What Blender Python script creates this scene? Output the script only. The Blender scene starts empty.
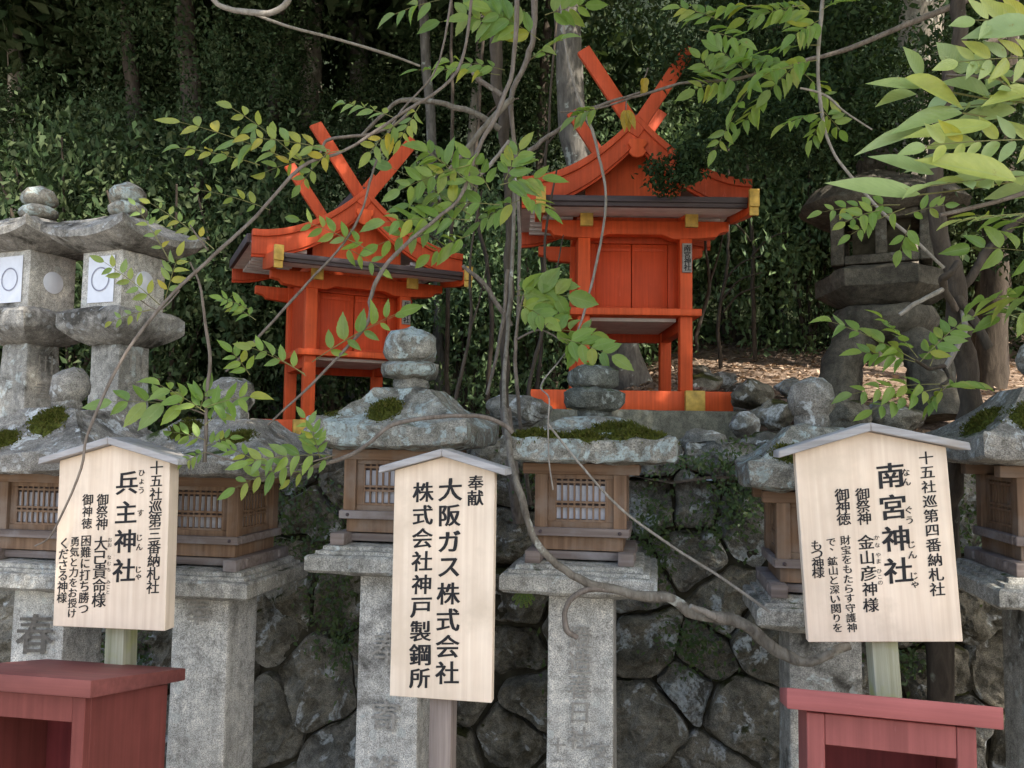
import bpy, bmesh, math, random
import numpy as np
from mathutils import Vector, Matrix, noise, Euler

R = math.radians
random.seed(7)
rng = np.random.default_rng(7)
sc = bpy.context.scene
COL = sc.collection

# ------------------------------------------------------------------ camera
F = 804.0
EYE = 1.55
YAW, PITCH, ROLL = R(10), R(4.0), 0.013
CAM = Matrix.Translation((0, 0, EYE)) @ Matrix.Rotation(YAW, 4, 'Z') @ Matrix.Rotation(R(90) + PITCH, 4, 'X') @ Matrix.Rotation(ROLL, 4, 'Z')
camd = bpy.data.cameras.new('camera')
cam = bpy.data.objects.new('camera', camd)
COL.objects.link(cam)
cam.matrix_world = CAM
camd.sensor_width = 36
camd.lens = 36 * F / 1024
camd.clip_start = 0.02
camd.clip_end = 2000
sc.camera = cam
C3 = CAM.to_3x3()
C0 = CAM.to_translation()


def ray(px, py):
    return C3 @ Vector(((px - 512) / F, -(py - 384) / F, -1))


def PD(px, py, d):          # measured photo point at a distance d in front of the lens
    return C0 + ray(px, py) * d


def PY(px, py, Y):          # measured photo point on the plane y = Y
    r = ray(px, py)
    return C0 + r * ((Y - C0.y) / r.y)


# ------------------------------------------------------------------ helpers
def sm(a, b, x):
    t = max(0.0, min(1.0, (x - a) / (b - a)))
    return t * t * (3 - 2 * t)


def tag(o, label=None, cat=None, group=None, kind=None):
    if label: o['label'] = label
    if cat: o['category'] = cat
    if group: o['group'] = group
    if kind: o['kind'] = kind
    return o


def empty(name, loc, label, cat, group=None, rz=0):
    o = bpy.data.objects.new(name, None)
    COL.objects.link(o)
    o.location = loc
    o.rotation_euler = (0, 0, rz)
    o.empty_display_size = .1
    return tag(o, label, cat, group)


class MB:
    def __init__(s):
        s.v = []; s.f = []

    def add(s, vs, fs, M=None):
        n = len(s.v)
        if M is not None: vs = [M @ Vector(v) for v in vs]
        s.v += [tuple(v) for v in vs]
        s.f += [tuple(i + n for i in f) for f in fs]
        return s

    def box(s, x0, x1, y0, y1, z0, z1, M=None):
        vs = [(x0, y0, z0), (x1, y0, z0), (x1, y1, z0), (x0, y1, z0), (x0, y0, z1), (x1, y0, z1), (x1, y1, z1), (x0, y1, z1)]
        return s.add(vs, [(0, 3, 2, 1), (4, 5, 6, 7), (0, 1, 5, 4), (1, 2, 6, 5), (2, 3, 7, 6), (3, 0, 4, 7)], M)

    def prism_y(s, pts, y0, y1, M=None):        # outline in x,z extruded along y
        n = len(pts)
        vs = [(x, y0, z) for x, z in pts] + [(x, y1, z) for x, z in pts]
        fs = [tuple(range(n)), tuple(reversed(range(n, 2 * n)))]
        fs += [((i + 1) % n, i, i + n, (i + 1) % n + n) for i in range(n)]
        return s.add(vs, fs, M)

    def prism_x(s, pts, x0, x1, M=None):        # outline in y,z extruded along x
        n = len(pts)
        vs = [(x0, y, z) for y, z in pts] + [(x1, y, z) for y, z in pts]
        fs = [tuple(range(n)), tuple(reversed(range(n, 2 * n)))]
        fs += [((i + 1) % n, i, i + n, (i + 1) % n + n) for i in range(n)]
        return s.add(vs, fs, M)

    def loft_sq(s, levels, n=8, lift=None, M=None):   # square rings (half, z[, lift at corners])
        rings = []
        for lv in levels:
            h, z = lv[0], lv[1]
            L = lv[2] if len(lv) > 2 else 0
            ring = []
            for side in range(4):
                for k in range(n):
                    t = -1 + 2 * k / n
                    p = [(t, -1), (1, t), (-t, 1), (-1, -t)][side]
                    ring.append((p[0] * h, p[1] * h, z + L * abs(t) ** 2.5))
            rings.append(ring)
        m = 4 * n
        vs = [p for r in rings for p in r]
        fs = []
        for i in range(len(rings) - 1):
            for k in range(m):
                fs.append((i * m + k, i * m + (k + 1) % m, (i + 1) * m + (k + 1) % m, (i + 1) * m + k))
        fs.append(tuple(reversed(range(m))))
        fs.append(tuple(range((len(rings) - 1) * m, len(rings) * m)))
        return s.add(vs, fs, M)

    def lathe(s, prof, n=32, M=None):
        vs = []; fs = []
        for r, z in prof:
            for k in range(n):
                a = 2 * math.pi * k / n
                vs.append((r * math.cos(a), r * math.sin(a), z))
        for i in range(len(prof) - 1):
            for k in range(n):
                fs.append((i * n + k, i * n + (k + 1) % n, (i + 1) * n + (k + 1) % n, (i + 1) * n + k))
        fs.append(tuple(reversed(range(n))))
        fs.append(tuple(range((len(prof) - 1) * n, len(prof) * n)))
        return s.add(vs, fs, M)

    def tube(s, pts, radii, n=8, wob=0.0, smooth=4):
        P = [Vector(p) for p in pts]
        if smooth > 1 and len(P) > 2:
            Q = []; RR = []
            for i in range(len(P) - 1):
                p0 = P[max(i - 1, 0)]; p1 = P[i]; p2 = P[i + 1]; p3 = P[min(i + 2, len(P) - 1)]
                for k in range(smooth):
                    t = k / smooth
                    Q.append(.5 * ((2 * p1) + (p2 - p0) * t + (2 * p0 - 5 * p1 + 4 * p2 - p3) * t * t + (3 * p1 - p0 - 3 * p2 + p3) * t ** 3))
                    RR.append(radii[i] * (1 - t) + radii[i + 1] * t)
            Q.append(P[-1]); RR.append(radii[-1])
        else:
            Q, RR = P, list(radii)
        if wob:
            Q = [q + Vector(noise.noise_vector(q * 9)) * wob * r * 2 + Vector(noise.noise_vector(q * 31)) * wob * r for q, r in zip(Q, RR)]
        vs = []; fs = []
        ref = Vector((.31, .22, .93))
        T = (Q[1] - Q[0]).normalized()
        U = T.cross(ref).normalized()
        for i, q in enumerate(Q):
            if i < len(Q) - 1: T2 = (Q[i + 1] - q)
            else: T2 = q - Q[i - 1]
            if i > 0 and i < len(Q) - 1: T2 = Q[i + 1] - Q[i - 1]
            T2.normalize()
            U = (U - T2 * U.dot(T2)).normalized()
            V = T2.cross(U)
            for k in range(n):
                a = 2 * math.pi * k / n
                rr = RR[i] * (1 + .3 * noise.noise(q * 14 + Vector((math.cos(a), math.sin(a), k * .3)) * .8))
                vs.append(q + (U * math.cos(a) + V * math.sin(a)) * rr)
        m = len(Q)
        for i in range(m - 1):
            for k in range(n):
                fs.append((i * n + k, i * n + (k + 1) % n, (i + 1) * n + (k + 1) % n, (i + 1) * n + k))
        fs.append(tuple(reversed(range(n))))
        fs.append(tuple(range((m - 1) * n, m * n)))
        return s.add(vs, fs)

    def build(s, name, mat, parent=None, origin=None, bevel=0, sub=0, rough=0, rs=6.0, smooth=35, seg=2, seed=0):
        me = bpy.data.meshes.new(name)
        vs = s.v
        if origin is not None:
            vs = [(x - origin[0], y - origin[1], z - origin[2]) for x, y, z in vs]
        me.from_pydata(vs, [], s.f)
        if bevel or sub or rough:
            bm = bmesh.new(); bm.from_mesh(me)
            bmesh.ops.recalc_face_normals(bm, faces=bm.faces)
            if bevel:
                es = [e for e in bm.edges if e.calc_face_angle(0) > R(25)]
                bmesh.ops.bevel(bm, geom=es, offset=bevel, segments=seg, affect='EDGES', profile=.5)
            if sub:
                bmesh.ops.triangulate(bm, faces=[f for f in bm.faces if len(f.verts) > 4])
                for it in range(sub):
                    L = sorted(e.calc_length() for e in bm.edges)
                    th = L[-1] * .55
                    bmesh.ops.subdivide_edges(bm, edges=[e for e in bm.edges if e.calc_length() > th], cuts=1, use_grid_fill=True)
            if rough:
                bm.normal_update()
                off = Vector((seed * 3.1, seed * 1.7, seed * .9))
                ds = []
                for v in bm.verts:
                    d = noise.fractal((v.co + off) * rs, 1.0, 2.0, 4) * rough
                    ds.append(v.normal * d + Vector(noise.noise_vector((v.co + off) * rs * .7)) * rough * .6)
                for v, d in zip(bm.verts, ds): v.co += d
            bm.to_mesh(me); bm.free()
        else:
            bm = bmesh.new(); bm.from_mesh(me)
            bmesh.ops.recalc_face_normals(bm, faces=bm.faces)
            bm.to_mesh(me); bm.free()
        if smooth:
            me.polygons.foreach_set('use_smooth', [True] * len(me.polygons))
            try: me.set_sharp_from_angle(angle=R(smooth))
            except Exception: pass
        me.materials.append(mat)
        o = bpy.data.objects.new(name, me)
        COL.objects.link(o)
        if parent is not None: o.parent = parent
        elif origin is not None: o.location = origin
        return o


# ------------------------------------------------------------------ leaves (vectorised)
def leaf_template(rows, fold=.18, curl=.18):
    vs = []; uv = []; fs = []
    for v, w in rows:
        z = -curl * v * v
        vs += [(-w * .5, v, z + fold * w * .5), (0, v, z), (w * .5, v, z + fold * w * .5)]
        uv += [(0, v), (.5, v), (1, v)]
    for i in range(len(rows) - 1):
        a = i * 3
        fs += [(a, a + 1, a + 4, a + 3), (a + 1, a + 2, a + 5, a + 4)]
    return np.array(vs), np.array(fs), np.array(uv)


T_OVATE = leaf_template([(0, .04), (.09, .55), (.2, .86), (.26, .9), (.34, 1), (.42, .96), (.5, .97), (.57, .84), (.65, .82), (.72, .62), (.79, .55), (.85, .34), (.92, .17), (1, .01)])
T_LONG = leaf_template([(0, .04), (.08, .45), (.22, .85), (.4, 1), (.58, .85), (.74, .55), (.88, .22), (1, .01)], fold=.22, curl=.3)
T_NEAR = leaf_template([(0, .04), (.07, .42), (.16, .72), (.28, .94), (.42, 1), (.55, .93), (.68, .72), (.8, .46), (.9, .22), (1, .01)], fold=.2, curl=.1)
T_SMALL = leaf_template([(0, .05), (.35, 1), (1, .04)], fold=.2, curl=.1)


class Leaves:
    def __init__(s):
        s.p = []; s.d = []; s.n = []; s.l = []; s.w = []; s.ch = []

    def add(s, p, d, n, l, w):
        s.p.append(tuple(p)); s.d.append(tuple(d)); s.n.append(tuple(n)); s.l.append(l); s.w.append(w)

    def cloud(s, c, rad, n, size, clumps=30, tight=.22, ratio=.5, up=.5, shell=.5):
        c = np.array(c); rad = np.array(rad)
        q = rng.normal(size=(clumps, 3)); q /= np.linalg.norm(q, axis=1)[:, None]
        rr = shell + (1 - shell) * rng.random(clumps)
        cc = q * rr[:, None]
        idx = rng.integers(0, clumps, n)
        pos = cc[idx] + rng.normal(size=(n, 3)) * tight
        p = c + pos * rad
        d = rng.normal(size=(n, 3)); d[:, 2] -= .35
        nn = rng.normal(size=(n, 3)) * .6; nn[:, 2] += up
        L = size * (.6 + .8 * rng.random(n))
        s.ch.append((p, d, nn, L, L * ratio * (.8 + .4 * rng.random(n))))

    def build(s, name, mat, parent=None, origin=(0, 0, 0), T=T_SMALL, smooth=True, bend=(-.2, 2.2)):
        tv, tf, tuv = T
        ch = list(s.ch)
        if s.p: ch.append((np.array(s.p), np.array(s.d), np.array(s.n), np.array(s.l), np.array(s.w)))
        p = np.concatenate([c[0] for c in ch]) - np.array(origin)
        d = np.concatenate([c[1] for c in ch]); n = np.concatenate([c[2] for c in ch])
        d /= np.linalg.norm(d, axis=1)[:, None] + 1e-9
        x = np.cross(d, n); x /= np.linalg.norm(x, axis=1)[:, None] + 1e-9
        n = np.cross(x, d)
        l = np.concatenate([c[3] for c in ch]); w = np.concatenate([c[4] for c in ch])
        N = len(l); k = len(tv)
        V = (p[:, None, :] + x[:, None, :] * (tv[None, :, 0] * w[:, None])[:, :, None]
             + d[:, None, :] * (tv[None, :, 1] * l[:, None])[:, :, None]
             + n[:, None, :] * (tv[None, :, 2] * (l * rng.uniform(bend[0], bend[1], N))[:, None])[:, :, None])
        V = V.reshape(-1, 3)
        FA = (tf[None] + (np.arange(N) * k)[:, None, None]).reshape(-1, 4)
        me = bpy.data.meshes.new(name)
        me.vertices.add(len(V)); me.vertices.foreach_set('co', V.astype(np.float32).ravel())
        me.loops.add(FA.size); me.loops.foreach_set('vertex_index', FA.astype(np.int32).ravel())
        me.polygons.add(len(FA))
        me.polygons.foreach_set('loop_start', (np.arange(len(FA)) * 4).astype(np.int32))
        me.polygons.foreach_set('use_smooth', np.ones(len(FA), bool))
        me.update(calc_edges=True)
        uvl = me.uv_layers.new(name='leaf')
        uv = np.tile(tuv[tf.ravel()], (N, 1))
        uvl.data.foreach_set('uv', uv.astype(np.float32).ravel())
        me.materials.append(mat)
        me.validate()
        o = bpy.data.objects.new(name, me)
        COL.objects.link(o)
        if parent is not None: o.parent = parent
        else: o.location = origin
        return o


# ------------------------------------------------------------------ materials
class NT:
    def __init__(s, name):
        s.m = bpy.data.materials.new(name)
        s.m.use_nodes = True
        s.t = s.m.node_tree
        s.t.nodes.clear()
        s.out = s.t.nodes.new('ShaderNodeOutputMaterial')

    def n(s, typ, ins=None, **kw):
        nd = s.t.nodes.new(typ)
        for k, v in kw.items(): setattr(nd, k, v)
        for k, v in (ins or {}).items():
            if isinstance(v, bpy.types.NodeSocket): s.t.links.new(v, nd.inputs[k])
            else: nd.inputs[k].default_value = v
        return nd

    def coord(s, rnd=True, scale=None):
        tc = s.n('ShaderNodeTexCoord').outputs['Object']
        if rnd:
            oi = s.n('ShaderNodeObjectInfo').outputs['Random']
            ml = s.n('ShaderNodeMath', {0: oi, 1: 37.0}, operation='MULTIPLY').outputs[0]
            tc = s.n('ShaderNodeVectorMath', {0: tc, 1: ml}, operation='ADD').outputs[0]
        if scale:
            tc = s.n('ShaderNodeMapping', {'Vector': tc, 'Scale': scale}).outputs[0]
        return tc

    def noise(s, vec, scale, detail=6, rough=.55, dist=0):
        return s.n('ShaderNodeTexNoise', {'Vector': vec, 'Scale': scale, 'Detail': detail, 'Roughness': rough, 'Distortion': dist}).outputs['Fac']

    def ramp(s, fac, stops, interp='LINEAR'):
        r = s.n('ShaderNodeValToRGB', {'Fac': fac})
        e = r.color_ramp.elements
        r.color_ramp.interpolation = interp
        while len(e) < len(stops): e.new(.5)
        for i, (p, c) in enumerate(stops):
            e[i].position = p
            e[i].color = (*c, 1) if len(c) == 3 else c
        return r.outputs['Color']

    def step(s, fac, a, b):
        return s.n('ShaderNodeMapRange', {'Value': fac, 'From Min': a, 'From Max': b}, clamp=True).outputs[0]

    def mix(s, fac, a, b, mode='MIX'):
        nd = s.n('ShaderNodeMix', data_type='RGBA', blend_type=mode)
        for i, v in ((0, fac), (6, a), (7, b)):
            if isinstance(v, bpy.types.NodeSocket): s.t.links.new(v, nd.inputs[i])
            else: nd.inputs[i].default_value = v if i == 0 else (*v, 1) if len(v) == 3 else v
        return nd.outputs[2]

    def mul(s, a, b, op='MULTIPLY'):
        return s.n('ShaderNodeMath', {0: a, 1: b}, operation=op).outputs[0]

    def bump(s, h, strength, dist=.01, normal=None):
        ins = {'Height': h, 'Strength': strength, 'Distance': dist}
        if normal is not None: ins['Normal'] = normal
        return s.n('ShaderNodeBump', ins).outputs[0]

    def finish(s, color, rough=.8, normal=None, spec=.3, metal=0):
        b = s.n('ShaderNodeBsdfPrincipled', {'Roughness': rough, 'Metallic': metal, 'Specular IOR Level': spec})
        if isinstance(color, bpy.types.NodeSocket): s.t.links.new(color, b.inputs['Base Color'])
        else: b.inputs['Base Color'].default_value = (*color, 1)
        if normal is not None: s.t.links.new(normal, b.inputs['Normal'])
        s.t.links.new(b.outputs[0], s.out.inputs[0])
        return s.m


def m_stone(name, dark, light, lichen=(.5, .53, .48), la=.58, moss=.0, sc_=1.0, speck=.5, stain=(.06, .055, .045), st=.62, bump=.5, mosscol=(.045, .062, .012), discs=.3):
    t = NT(name)
    v = t.coord()
    n1 = t.noise(v, 5 * sc_, 9, .62)
    c = t.ramp(n1, [(.3, dark), (.68, light)])
    sp = t.noise(v, 260, 2, .7)
    c = t.mix(speck, c, t.ramp(sp, [(.35, (.35, .35, .35)), (.65, (1.5, 1.5, 1.5))]), 'MULTIPLY')
    n2 = t.noise(v, 3.2 * sc_, 8, .66, .4)
    c = t.mix(t.step(n2, st, st + .12), c, stain)
    n3 = t.noise(t.n('ShaderNodeVectorMath', {0: v, 1: (5.3, 1.1, 7.7)}, operation='ADD').outputs[0], 6.5 * sc_, 10, .62, .8)
    lf = t.step(n3, la, la + .045)
    lich = t.ramp(t.noise(v, 40, 4), [(.3, tuple(x * .62 for x in lichen)), (.7, lichen)])
    md = t.noise(v, 30, 9, .78)
    c = t.mix(.75, c, t.ramp(md, [(.34, (.42, .41, .38)), (.5, (1, 1, 1)), (.66, (1.55, 1.52, 1.45))]), 'MULTIPLY')
    # granular breakup of the lichen edge, small round lichen discs and dark pores
    c = t.mix(t.mul(lf, t.step(t.noise(v, 75 * sc_ ** .5, 5, .7), .36, .5)), c, lich)
    wv = t.n('ShaderNodeVectorMath', {0: v, 1: t.n('ShaderNodeVectorMath', {0: t.n('ShaderNodeTexNoise', {'Vector': v, 'Scale': 30.0, 'Detail': 3.0}).outputs['Color'], 1: (.02, .02, .02)}, operation='MULTIPLY').outputs[0]}, operation='ADD').outputs[0]
    vd = t.n('ShaderNodeTexVoronoi', {'Vector': wv, 'Scale': 16.0 * sc_ ** .5}).outputs['Distance']
    disc = t.mul(t.step(vd, .30, .24), t.step(t.noise(v, 3.1 * sc_, 4), .5, .56))
    c = t.mix(t.mul(disc, discs), c, tuple(min(1, x * 1.12) for x in lichen))
    c = t.mix(t.mul(t.step(t.noise(v, 120, 4, .75), .60, .70), .6), c, tuple(x * .35 for x in dark))
    if moss > 0:
        g = t.n('ShaderNodeNewGeometry').outputs['Normal']
        nz = t.n('ShaderNodeSeparateXYZ', {0: g}).outputs[2]
        a = t.mul(nz, .45)
        b = t.n('ShaderNodeMath', {0: t.noise(v, 4.5 * sc_, 7, .6, .3), 1: a}, operation='ADD').outputs[0]
        mf = t.step(b, 1.12 - moss * .5, 1.2 - moss * .5)
        mc = t.ramp(t.noise(v, 55, 5, .7), [(.3, tuple(x * .45 for x in mosscol)), (.7, tuple(x * 1.35 for x in mosscol))])
        c = t.mix(mf, c, mc)
    stv = t.noise(t.n('ShaderNodeMapping', {'Vector': v, 'Scale': (16, 16, 1.3)}).outputs[0], 1, 6, .65, .6)
    c = t.mix(t.mul(t.step(stv, .52, .72), .55), c, tuple(x * .45 for x in dark))
    h1 = t.noise(v, 38, 8, .7)
    h2 = t.noise(v, 9, 6, .6)
    nb = t.bump(h2, bump, .02)
    nb = t.bump(h1, bump, .010, nb)
    return t.finish(c, .92, nb, .15)


def m_wood(name, a, b, grain_axis=2, fine=90, rough=.65, weather=None, bump=.25, spec=.25, rnd=True):
    t = NT(name)
    s = [fine, fine, fine]; s[grain_axis] = fine * .03
    v = t.coord(rnd, s)
    v2 = t.coord(rnd)
    n = t.noise(v, 1, 4, .6, .25)
    c = t.ramp(n, [(.3, a), (.7, b)])
    big = t.noise(v2, 4, 4)
    c = t.mix(.5, c, t.ramp(big, [(.3, (.7, .7, .7)), (.7, (1.2, 1.2, 1.2))]), 'MULTIPLY')
    if weather:
        c = t.mix(t.step(t.noise(v2, 6, 7, .6), .5, .68), c, weather)
    return t.finish(c, rough, t.bump(n, bump, .003), spec)


def m_paint(name, col, rough=.45, fade=.25, dirt=(.12, .05, .04), da=.66, grain=2, spec=.15):
    t = NT(name)
    v = t.coord()
    c = t.ramp(t.noise(v, 5, 6), [(.3, tuple(x * (1 - fade) for x in col)), (.7, tuple(min(1, x * (1 + fade * .6)) for x in col))])
    c = t.mix(t.mul(t.step(t.noise(v, 14, 8, .65), da, da + .1), .55), c, dirt)
    s = [60, 60, 60]; s[grain] = 2
    g = t.noise(t.coord(True, s), 1, 4, .6, .3)
    c = t.mix(.55, c, t.ramp(g, [(.3, (.6, .6, .6)), (.7, (1.15, 1.15, 1.15))]), 'MULTIPLY')
    c = t.mix(t.mul(t.step(t.noise(t.coord(True, [30 if i != grain else 5 for i in range(3)]), 1, 7, .7), .66, .7), .4), c, tuple(min(1, x * 1.2 + .09) for x in col))
    return t.finish(c, rough, t.bump(g, .18, .003), spec)


def m_plain(name, col, rough=.7, var=.2, scale=30, bump=.15, spec=.3):
    t = NT(name)
    v = t.coord()
    n = t.noise(v, scale, 6)
    c = t.ramp(n, [(.3, tuple(x * (1 - var) for x in col)), (.7, tuple(min(1, x * (1 + var)) for x in col))])
    return t.finish(c, rough, t.bump(n, bump, .004), spec)


def m_leaf(name, cols, trans=.35, rough=.42, veins=True, tcol=None, spec=.4):
    t = NT(name)
    g = t.n('ShaderNodeNewGeometry').outputs['Random Per Island']
    n = len(cols)
    c = t.ramp(g, [(i / max(n - 1, 1), cc) for i, cc in enumerate(cols)])
    v = t.coord(False)
    c = t.mix(.5, c, t.ramp(t.noise(v, 45, 5), [(.3, (.65, .7, .6)), (.7, (1.25, 1.2, 1.1))]), 'MULTIPLY')
    nrm = None
    if veins:
        c = t.mix(t.mul(t.step(t.noise(v, 60, 5, .7), .64, .7), .7), c, (.26, .17, .05))
        uv = t.n('ShaderNodeUVMap', uv_map='leaf').outputs[0]
        sx = t.n('ShaderNodeSeparateXYZ', {0: uv})
        du = t.n('ShaderNodeMath', {0: t.mul(sx.outputs[0], .5, 'SUBTRACT')}, operation='ABSOLUTE').outputs[0]
        mid = t.n('ShaderNodeMapRange', {'Value': du, 'From Min': .0, 'From Max': .05, 'To Min': .5, 'To Max': 0.}, clamp=True).outputs[0]
        c = t.mix(mid, c, (.32, .4, .16))
        sv = t.mul(t.mul(sx.outputs[1], t.mul(du, .55), 'SUBTRACT'), 60)
        w = t.n('ShaderNodeMath', {0: sv}, operation='SINE').outputs[0]
        nrm = t.bump(w, .12, .0015)
    b = t.n('ShaderNodeBsdfPrincipled', {'Base Color': c, 'Roughness': rough, 'Specular IOR Level': spec})
    tc = t.mix(.6, c, tcol or (.3, .42, .03))
    tr = t.n('ShaderNodeBsdfTranslucent', {'Color': tc})
    if nrm is not None:
        t.t.links.new(nrm, b.inputs['Normal']); t.t.links.new(nrm, tr.inputs['Normal'])
    mx = t.n('ShaderNodeMixShader', {0: trans, 1: b.outputs[0], 2: tr.outputs[0]})
    t.t.links.new(mx.outputs[0], t.out.inputs[0])
    return t.m


def m_bark(name, a, b, lich=(.35, .36, .3), la=.62, vs=.25, scale=30):
    t = NT(name)
    v = t.coord(True, (1, 1, vs))
    n = t.noise(v, scale, 8, .65, .5)
    c = t.ramp(n, [(.3, a), (.7, b)])
    v2 = t.coord(True)
    c = t.mix(t.step(t.noise(v2, 9, 8, .6), la, la + .06), c, lich)
    return t.finish(c, .9, t.bump(n, .7, .012), .15)


MAT = {}
MAT['granite'] = m_stone('granite', (.38, .355, .31), (.58, .55, .485), la=.66, st=.6, speck=.8, bump=.4, moss=.1)
MAT['granite_old'] = m_stone('old_granite', (.19, .18, .155), (.38, .36, .315), lichen=(.5, .53, .49), la=.58, st=.54, moss=.22, speck=.65, sc_=1.7)
MAT['slab'] = m_stone('slab_stone', (.25, .235, .2), (.45, .425, .37), lichen=(.52, .54, .5), la=.6, st=.56, moss=.14, speck=.75, sc_=2.2)
MAT['roof_pale'] = m_stone('pale_lichen_stone', (.14, .13, .105), (.33, .31, .26), lichen=(.42, .48, .45), la=.52, st=.55, moss=.2, sc_=2.0, bump=1.0, speck=.7)
MAT['roof_grey'] = m_stone('grey_roof_stone', (.14, .125, .105), (.34, .315, .27), lichen=(.58, .59, .56), la=.57, st=.54, moss=.26, sc_=1.9, bump=1.0, speck=.7)
MAT['tall_stone'] = m_stone('tall_lantern_stone', (.17, .16, .14), (.36, .34, .3), lichen=(.48, .5, .49), la=.62, st=.53, moss=.2, sc_=1.8, bump=.8, speck=.65)
MAT['finial_dark'] = m_stone('dark_finial_stone', (.06, .062, .05), (.16, .165, .14), lichen=(.3, .33, .3), la=.58, st=.6, moss=.3, sc_=2.2, bump=1.0, speck=.7)
MAT['twig_mid'] = m_bark('grey_brown_vine_bark', (.09, .073, .056), (.25, .22, .175), (.42, .42, .36), .6, .3, 50)
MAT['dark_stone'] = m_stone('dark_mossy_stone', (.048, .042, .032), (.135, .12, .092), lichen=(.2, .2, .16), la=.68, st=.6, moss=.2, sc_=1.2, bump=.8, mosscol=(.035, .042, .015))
MAT['boulder'] = m_stone('boulder_stone', (.065, .056, .038), (.27, .24, .185), lichen=(.52, .52, .48), la=.575, st=.6, moss=.44, sc_=1.1, discs=0, bump=1.0, stain=(.045, .036, .016), mosscol=(.045, .045, .013), speck=.7)
MAT['boulder_pale'] = m_stone('pale_boulder_stone', (.085, .078, .06), (.28, .26, .22), lichen=(.52, .53, .5), la=.53, st=.58, moss=.36, sc_=1.0, discs=.0, bump=1.0, mosscol=(.03, .04, .01), speck=.7)
MAT['cut_stone'] = m_stone('cut_platform_stone', (.11, .1, .075), (.2, .19, .14), lichen=(.3, .3, .25), la=.7, st=.6, moss=.15, bump=.5)
MAT['moss'] = m_plain('moss', (.06, .066, .014), .95, .7, 60, .9, .05)
MAT['moss_tuft'] = m_leaf('moss_tuft', [(.04, .045, .008), (.09, .10, .018), (.06, .066, .012), (.12, .105, .03)], .2, .9, False, (.15, .16, .02), .1)
MAT['soil'] = m_plain('soil', (.045, .038, .024), .95, .5, 20, .6, .1)
MAT['box_wood'] = m_wood('aged_cypress', (.12, .068, .038), (.245, .148, .086), 2, 70, .7, (.21, .155, .115), .4)
MAT['box_wood_x'] = m_wood('aged_cypress_crossgrain', (.125, .068, .037), (.25, .148, .085), 0, 70, .7, (.22, .165, .125), .4)
MAT['feet_wood'] = m_wood('weathered_grey_wood', (.12, .09, .075), (.23, .185, .16), 0, 60, .8, (.25, .225, .215), .4)
MAT['sign_wood'] = m_wood('pale_sign_wood', (.66, .51, .375), (.79, .645, .495), 2, 65, .6, (.62, .49, .36), .12)
MAT['sign_edge'] = m_wood('sign_cap_wood', (.25, .235, .225), (.42, .40, .39), 0, 80, .7, (.33, .29, .25), .3)
MAT['post_wood'] = m_wood('bleached_post_wood', (.27, .26, .15), (.46, .44, .32), 2, 90, .8, (.36, .36, .11), .5)
MAT['post_dark'] = m_wood('grey_brown_post_wood', (.16, .125, .105), (.31, .25, .21), 2, 70, .8, None, .5)
MAT['ink'] = m_plain('black_ink', (.012, .011, .012), .6, .2, 60, .0)
MAT['carve'] = m_plain('carved_shadow_stone', (.13, .115, .095), .95, .35, 90, .3, .1)  # dark flat strokes, groove shade put into the colour, nothing is cut
MAT['carve_soft'] = m_plain('worn_carving_shade_stone', (.29, .265, .225), .95, .35, 90, .3, .1)  # paler strokes for worn carving, its groove shade is also only colour
MAT['paper_old'] = m_plain('old_paper', (.46, .45, .47), .8, .15, 20, .05)
MAT['ring'] = m_plain('grey_ring_ink', (.24, .24, .29), .8, .3, 30, 0)
MAT['paper'] = m_plain('white_paper', (.66, .67, .7), .8, .06, 20, .05)
MAT['verm'] = m_paint('vermilion_paint', (.66, .10, .028), .5, .2, (.3, .05, .02), .66)
MAT['verm_roof'] = m_paint('vermilion_roof_paint', (.55, .085, .03), .5, .22, (.26, .06, .035), .62)
MAT['verm_deep'] = m_paint('deep_vermilion_paint', (.58, .075, .022), .5, .15, (.25, .04, .02), .72)
MAT['bark_roof'] = m_plain('cypress_bark_roof', (.075, .05, .045), .9, .4, 60, .7, .1)
MAT['fascia'] = m_wood('dark_brown_fascia', (.045, .032, .032), (.085, .062, .06), 0, 60, .6, None, .2)
MAT['white_board'] = m_plain('whitewashed_board', (.66, .63, .6), .8, .15, 12, .1)
MAT['gold'] = m_plain('yellow_ochre_paint', (.50, .31, .06), .55, .35, 25, .2)
MAT['plate'] = m_plain('grey_nameplate_wood', (.27, .25, .22), .8, .2, 50, .2)
MAT['redbox'] = m_paint('dull_red_paint', (.215, .06, .048), .5, .2, (.14, .05, .05), .68)
MAT['redbox_in'] = m_paint('dull_red_inner_paint', (.18, .035, .035), .6, .2, (.1, .03, .03), .7)
MAT['redbox_x'] = m_paint('dull_red_cap_paint', (.235, .078, .066), .5, .2, (.36, .27, .26), .74, 0)
MAT['pinkbox'] = m_paint('pinkish_red_paint', (.30, .092, .08), .5, .16, (.45, .28, .27), .76)  # lighter, pinker red for the right box
MAT['pinkbox_x'] = m_paint('pinkish_red_cap_paint', (.36, .11, .10), .5, .16, (.5, .36, .34), .74, 0)
MAT['twig'] = m_bark('twig_bark', (.10, .078, .06), (.24, .2, .165), (.38, .38, .33), .68, .3, 60)
MAT['twig_pale'] = m_bark('pale_twig_bark', (.17, .145, .115), (.36, .32, .27), (.45, .45, .4), .7, .3, 60)
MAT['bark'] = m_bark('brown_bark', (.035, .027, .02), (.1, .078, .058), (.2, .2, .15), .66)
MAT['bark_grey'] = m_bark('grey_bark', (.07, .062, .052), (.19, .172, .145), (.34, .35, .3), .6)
MAT['bark_pale'] = m_bark('pale_bark', (.13, .11, .085), (.33, .29, .23), (.5, .48, .4), .58)
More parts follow.
